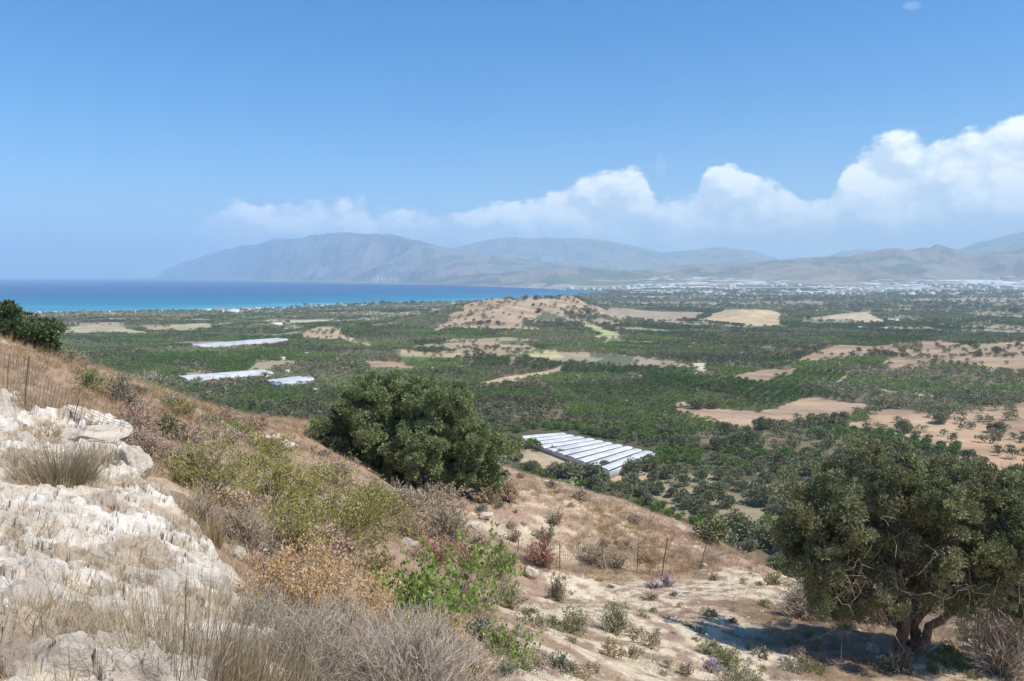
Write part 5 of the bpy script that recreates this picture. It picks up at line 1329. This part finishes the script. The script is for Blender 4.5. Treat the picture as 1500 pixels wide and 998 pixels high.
grass('brown_litter', 'low brown twiggy stubble over the hillside', ['browntwig', 'pink', 'drytwig'], 36000, 3, .16, lambda x, y: (1 - in_rock(x, y)) * (1 - .80 * in_sand(x, y) * (1 - in_litter(x, y))) * (.2 + .8 * cl_(x, y, 1.6, 203)), nb=22, bw=.008, W_=.2)
grass('sand_stubble', 'sparse tiny dry plants on the sand', ['straw', 'greenblade', 'drytwig'], 34000, 4, .10, lambda x, y: in_sand(x, y) * (.16 + .8 * ss(.46, .58, fbm(x / 1.4, y / 1.4, 204, 4))), nb=16, bw=.007, W_=.10)
grass('ledge_grass', 'thin dry grass in cracks of the pale ledge', ['straw', 'greenblade', 'straw'], 150000, 5, .15, lambda x, y: in_rock(x, y) * (y < 16) * np.maximum(.8 * ss(.50, .44, fbm(x / .5, y / .5, 104, 4) * .55 + fbm(x / 2.2, y / 2.2, 100, 4) * .45), .5 * ss(.48, .56, fbm(x / .9, y / .9, 205, 4))), nb=18, bw=.0045, W_=.11, dmin=2.2)
# small stones
def rock_mesh(name, seed, mat, sub=3, flat=.7, rough=.22, cuts=7):
    import bmesh
    r2 = np.random.RandomState(seed); bm = bmesh.new(); bmesh.ops.create_icosphere(bm, subdivisions=sub, radius=1.0)
    V = np.array([v.co[:] for v in bm.verts]); Fq = np.array([[v.index for v in f_.verts] for f_ in bm.faces]); bm.free()
    for _ in range(cuts):
        n_ = rdirs(1, r2)[0]; d_ = r2.uniform(.55, .85); h_ = V @ n_; V = V - np.outer(np.maximum(h_ - d_, 0), n_)
    nn_ = (fbm(V[:, 0] * 1.6 + V[:, 2] * 1.3 + seed, V[:, 1] * 1.6 - V[:, 2], seed, 5, .6) - .5); V = V * (1 + nn_ * rough * 2)[:, None]
    V = V * [1, r2.uniform(.6, .95), flat]; mb = MB(); mb.add(V, Fq); return mb.mesh(name, M[mat])
st_p = [bpy.data.objects.new('stone', rock_mesh('stone', 500 + i, 'rock' if i < 4 else 'graystone', 1, .6)) for i in range(5)]
x, y, r2 = field(15000, 9); k = r2.rand(len(x)) < (.02 + .30 * in_sand(x, y) + .55 * in_dirt(x, y) * cl_(x, y, 1.5, 210) + .25 * in_rock(x, y) * (y < 14)); x, y = x[k], y[k]
scatter_stuff('small_stones', 'small pale stones strewn over the dirt and sand', st_p, np.stack([x, y, height(x, y) - .005], 1), (.015 + .07 * r2.rand(len(x)) ** 3) * (1 + y / 40)); print('stones', len(x))
# rocks one can tell apart: px, py, width px, height px, label
for i, (px, py, w_, h_, mt, lab) in enumerate([
    (125, 645, 112, 26, 'rock', 'long flat topped white stone slab, broken wall end behind big tussock'),
    (192, 700, 52, 62, 'rock', 'steep pale rock face below the end of the long slab'),
    (212, 728, 56, 34, 'rock', 'low pale rock under the steep pale rock face'),
    (242, 748, 24, 44, 'rock', 'upright white stone beside the dead brushwood'),
    (4, 622, 34, 66, 'rock', 'tall white rock at the left edge'),
    (26, 660, 44, 34, 'rock', 'white rock lying right below the tall one at left edge'),
    (52, 615, 22, 24, 'rock', 'small white rock behind the left fence post'), (18, 585, 24, 18, 'rock', 'small whitish rock highest at the left edge'),
    (90, 762, 66, 34, 'rock', 'rounded pale rock under the big tussock'), (12, 790, 56, 30, 'rock', 'pale boulder at left edge above the layered rock'),
    (20, 832, 80, 40, 'rock', 'layered yellowish rock at left edge'), (72, 826, 28, 22, 'rock', 'small grey white stone right of the layered rock'),
    (150, 830, 60, 44, 'rock', 'pale pointed rock in the middle of ledge'), (205, 880, 90, 60, 'rock', 'broad pale rock face left of straw stalks'),
    (30, 900, 130, 60, 'rock', 'broad white rock at left edge below the layered one'), (285, 850, 60, 40, 'rock', 'white rock at the right part of ledge'),
    (325, 905, 70, 44, 'rock', 'white rock on ledge edge left of tan scrub'), (385, 965, 84, 40, 'rock', 'long white rock on ledge edge'),
    (440, 1000, 60, 26, 'rock', 'lowest white rock on the ledge edge'), (255, 800, 50, 26, 'rock', 'flat white rock below the upright stone'),
    (345, 822, 30, 30, 'rock', 'bluish white stone beside the orange bush'), (120, 930, 90, 50, 'rock', 'white rock behind brown stalks at lower left'),
    (405, 650, 24, 14, 'rock', 'white stone on crest slope left of the wide olive'), (420, 660, 30, 16, 'rock', 'larger white stone on the crest slope'), (388, 645, 16, 8, 'rock', 'small white stone on the crest slope'),
    (127, 548, 10, 8, 'rock', 'small pale stone on crest by the bright green shrub'), (230, 645, 12, 7, 'rock', 'small pale stone by the dark grey green shrub'),
    (557, 752, 22, 16, 'rock', 'pale stone below left side of the wide olive'), (625, 778, 8, 10, 'rock', 'small white stone by the straw shrub'),
    (690, 775, 20, 14, 'rock', 'pale stone on the stony dirt, left one'), (712, 760, 18, 12, 'rock', 'pale stone high on the stony dirt'), (728, 788, 22, 14, 'rock', 'pale stone on the stony dirt, right one'),
    (777, 848, 22, 19, 'rock', 'round pale boulder between red shrub and sand'), (1030, 832, 10, 6, 'rock', 'white stone at foot of a leaning fence post'),
    (600, 803, 26, 16, 'rock', 'pinkish pale rock behind the bright leafy bush'), (1155, 970, 22, 12, 'graystone', 'grey stone in the olive shadow'), (1280, 958, 22, 16, 'graystone', 'grey stone in the shade at trunk left'), (1345, 985, 26, 14, 'rock', 'pale stone at the foot of trunk'),
    (1430, 955, 40, 16, 'rock', 'pale stone right of trunk in the sun')]):
    q = hit([px], [py], 1.5)[0]; s = q[1] / F
    o = bpy.data.objects.new('rock', rock_mesh('rock', 600 + i, mt, 5 if w_ > 30 else 4, 1.0, .34, 9)); col.objects.link(o); o.location = q + [0, 0, h_ * s * (.32 if px > 345 else .12)]
    o.scale = (w_ * s / 1.7, w_ * s / 1.9, h_ * s / 1.5); o.rotation_euler = (RS.uniform(-.1, .1), RS.uniform(-.1, .1), RS.uniform(-.5, .5)); tag(o, lab, 'rock')

# ------------------------------------------------------------------ wire fences
def fence(label, posts, wires_n, mesh_step, side=.0):
    """posts: (px, py foot, px top, py top)"""
    root = empty('wire_fence', hit([posts[0][0]], [posts[0][1]])[0]); tag(root, label, 'fence'); o0 = np.array(root.location)
    ft = []; tp = []
    for (a, b_, c_, d_, th) in posts:
        q = hit([a], [b_])[0]; dd_ = q[1]; t_ = at(c_, d_, dd_)
        ft.append(q); tp.append(t_); mb = MB()
        ln = np.stack([q - [0, 0, .2], (q + t_) / 2, t_]) - o0
        tubes(mb, ln[None], np.full((1, 3), th), .5, 6); mb.build('post', M['post'], root)
    mb = MB(); L_ = []
    for i in range(len(ft) - 1):
        A0_, A1_, B0_, B1_ = ft[i], tp[i], ft[i + 1], tp[i + 1]
        for k in np.linspace(.08, .96, wires_n):
            a = A0_ + (A1_ - A0_) * k; b_ = B0_ + (B1_ - B0_) * k; t_ = np.linspace(0, 1, 8)[:, None]
            L_.append(a + (b_ - a) * t_ - np.array([0, 0, .05]) * np.sin(t_ * PI) * (1 + .5 * RS.rand()))
        n_v = max(2, int(np.linalg.norm(B0_ - A0_) / mesh_step))
        for u in (np.arange(n_v) + .5) / n_v:
            a = A0_ + (B0_ - A0_) * u; b_ = A1_ + (B1_ - A1_) * u; t_ = np.linspace(.08, .96, 8)[:, None]
            sg = np.array([0, 0, .05]) * math.sin(u * PI)
            L_.append(a + (b_ - a) * t_ - sg + RS.normal(size=(8, 3)) * .004)
    L_ = np.array(L_) - o0; th = .0042 * np.linalg.norm(ft[0][:2]) / 20
    tubes(mb, L_, np.full(L_.shape[:2], th), .5, 3); mb.build('wire_mesh', M['wire'], root)
fence('rusty wire mesh fence with thin posts across the golden slope', [(757, 822, 760, 790, .016), (820, 836, 820, 797, .016), (882, 836, 883, 793, .016), (933, 838, 935, 795, .018), (969, 843, 978, 789, .030), (1025, 834, 1035, 796, .020), (1085, 813, 1095, 793, .016)], 8, .30)
fence('sagging wire mesh fence with leaning posts on the left slope', [(-60, 580, -52, 480, .012), (8, 590, 14, 518, .007), (34, 602, 43, 522, .011), (104, 628, 116, 585, .007), (200, 655, 206, 620, .007)], 9, .16)
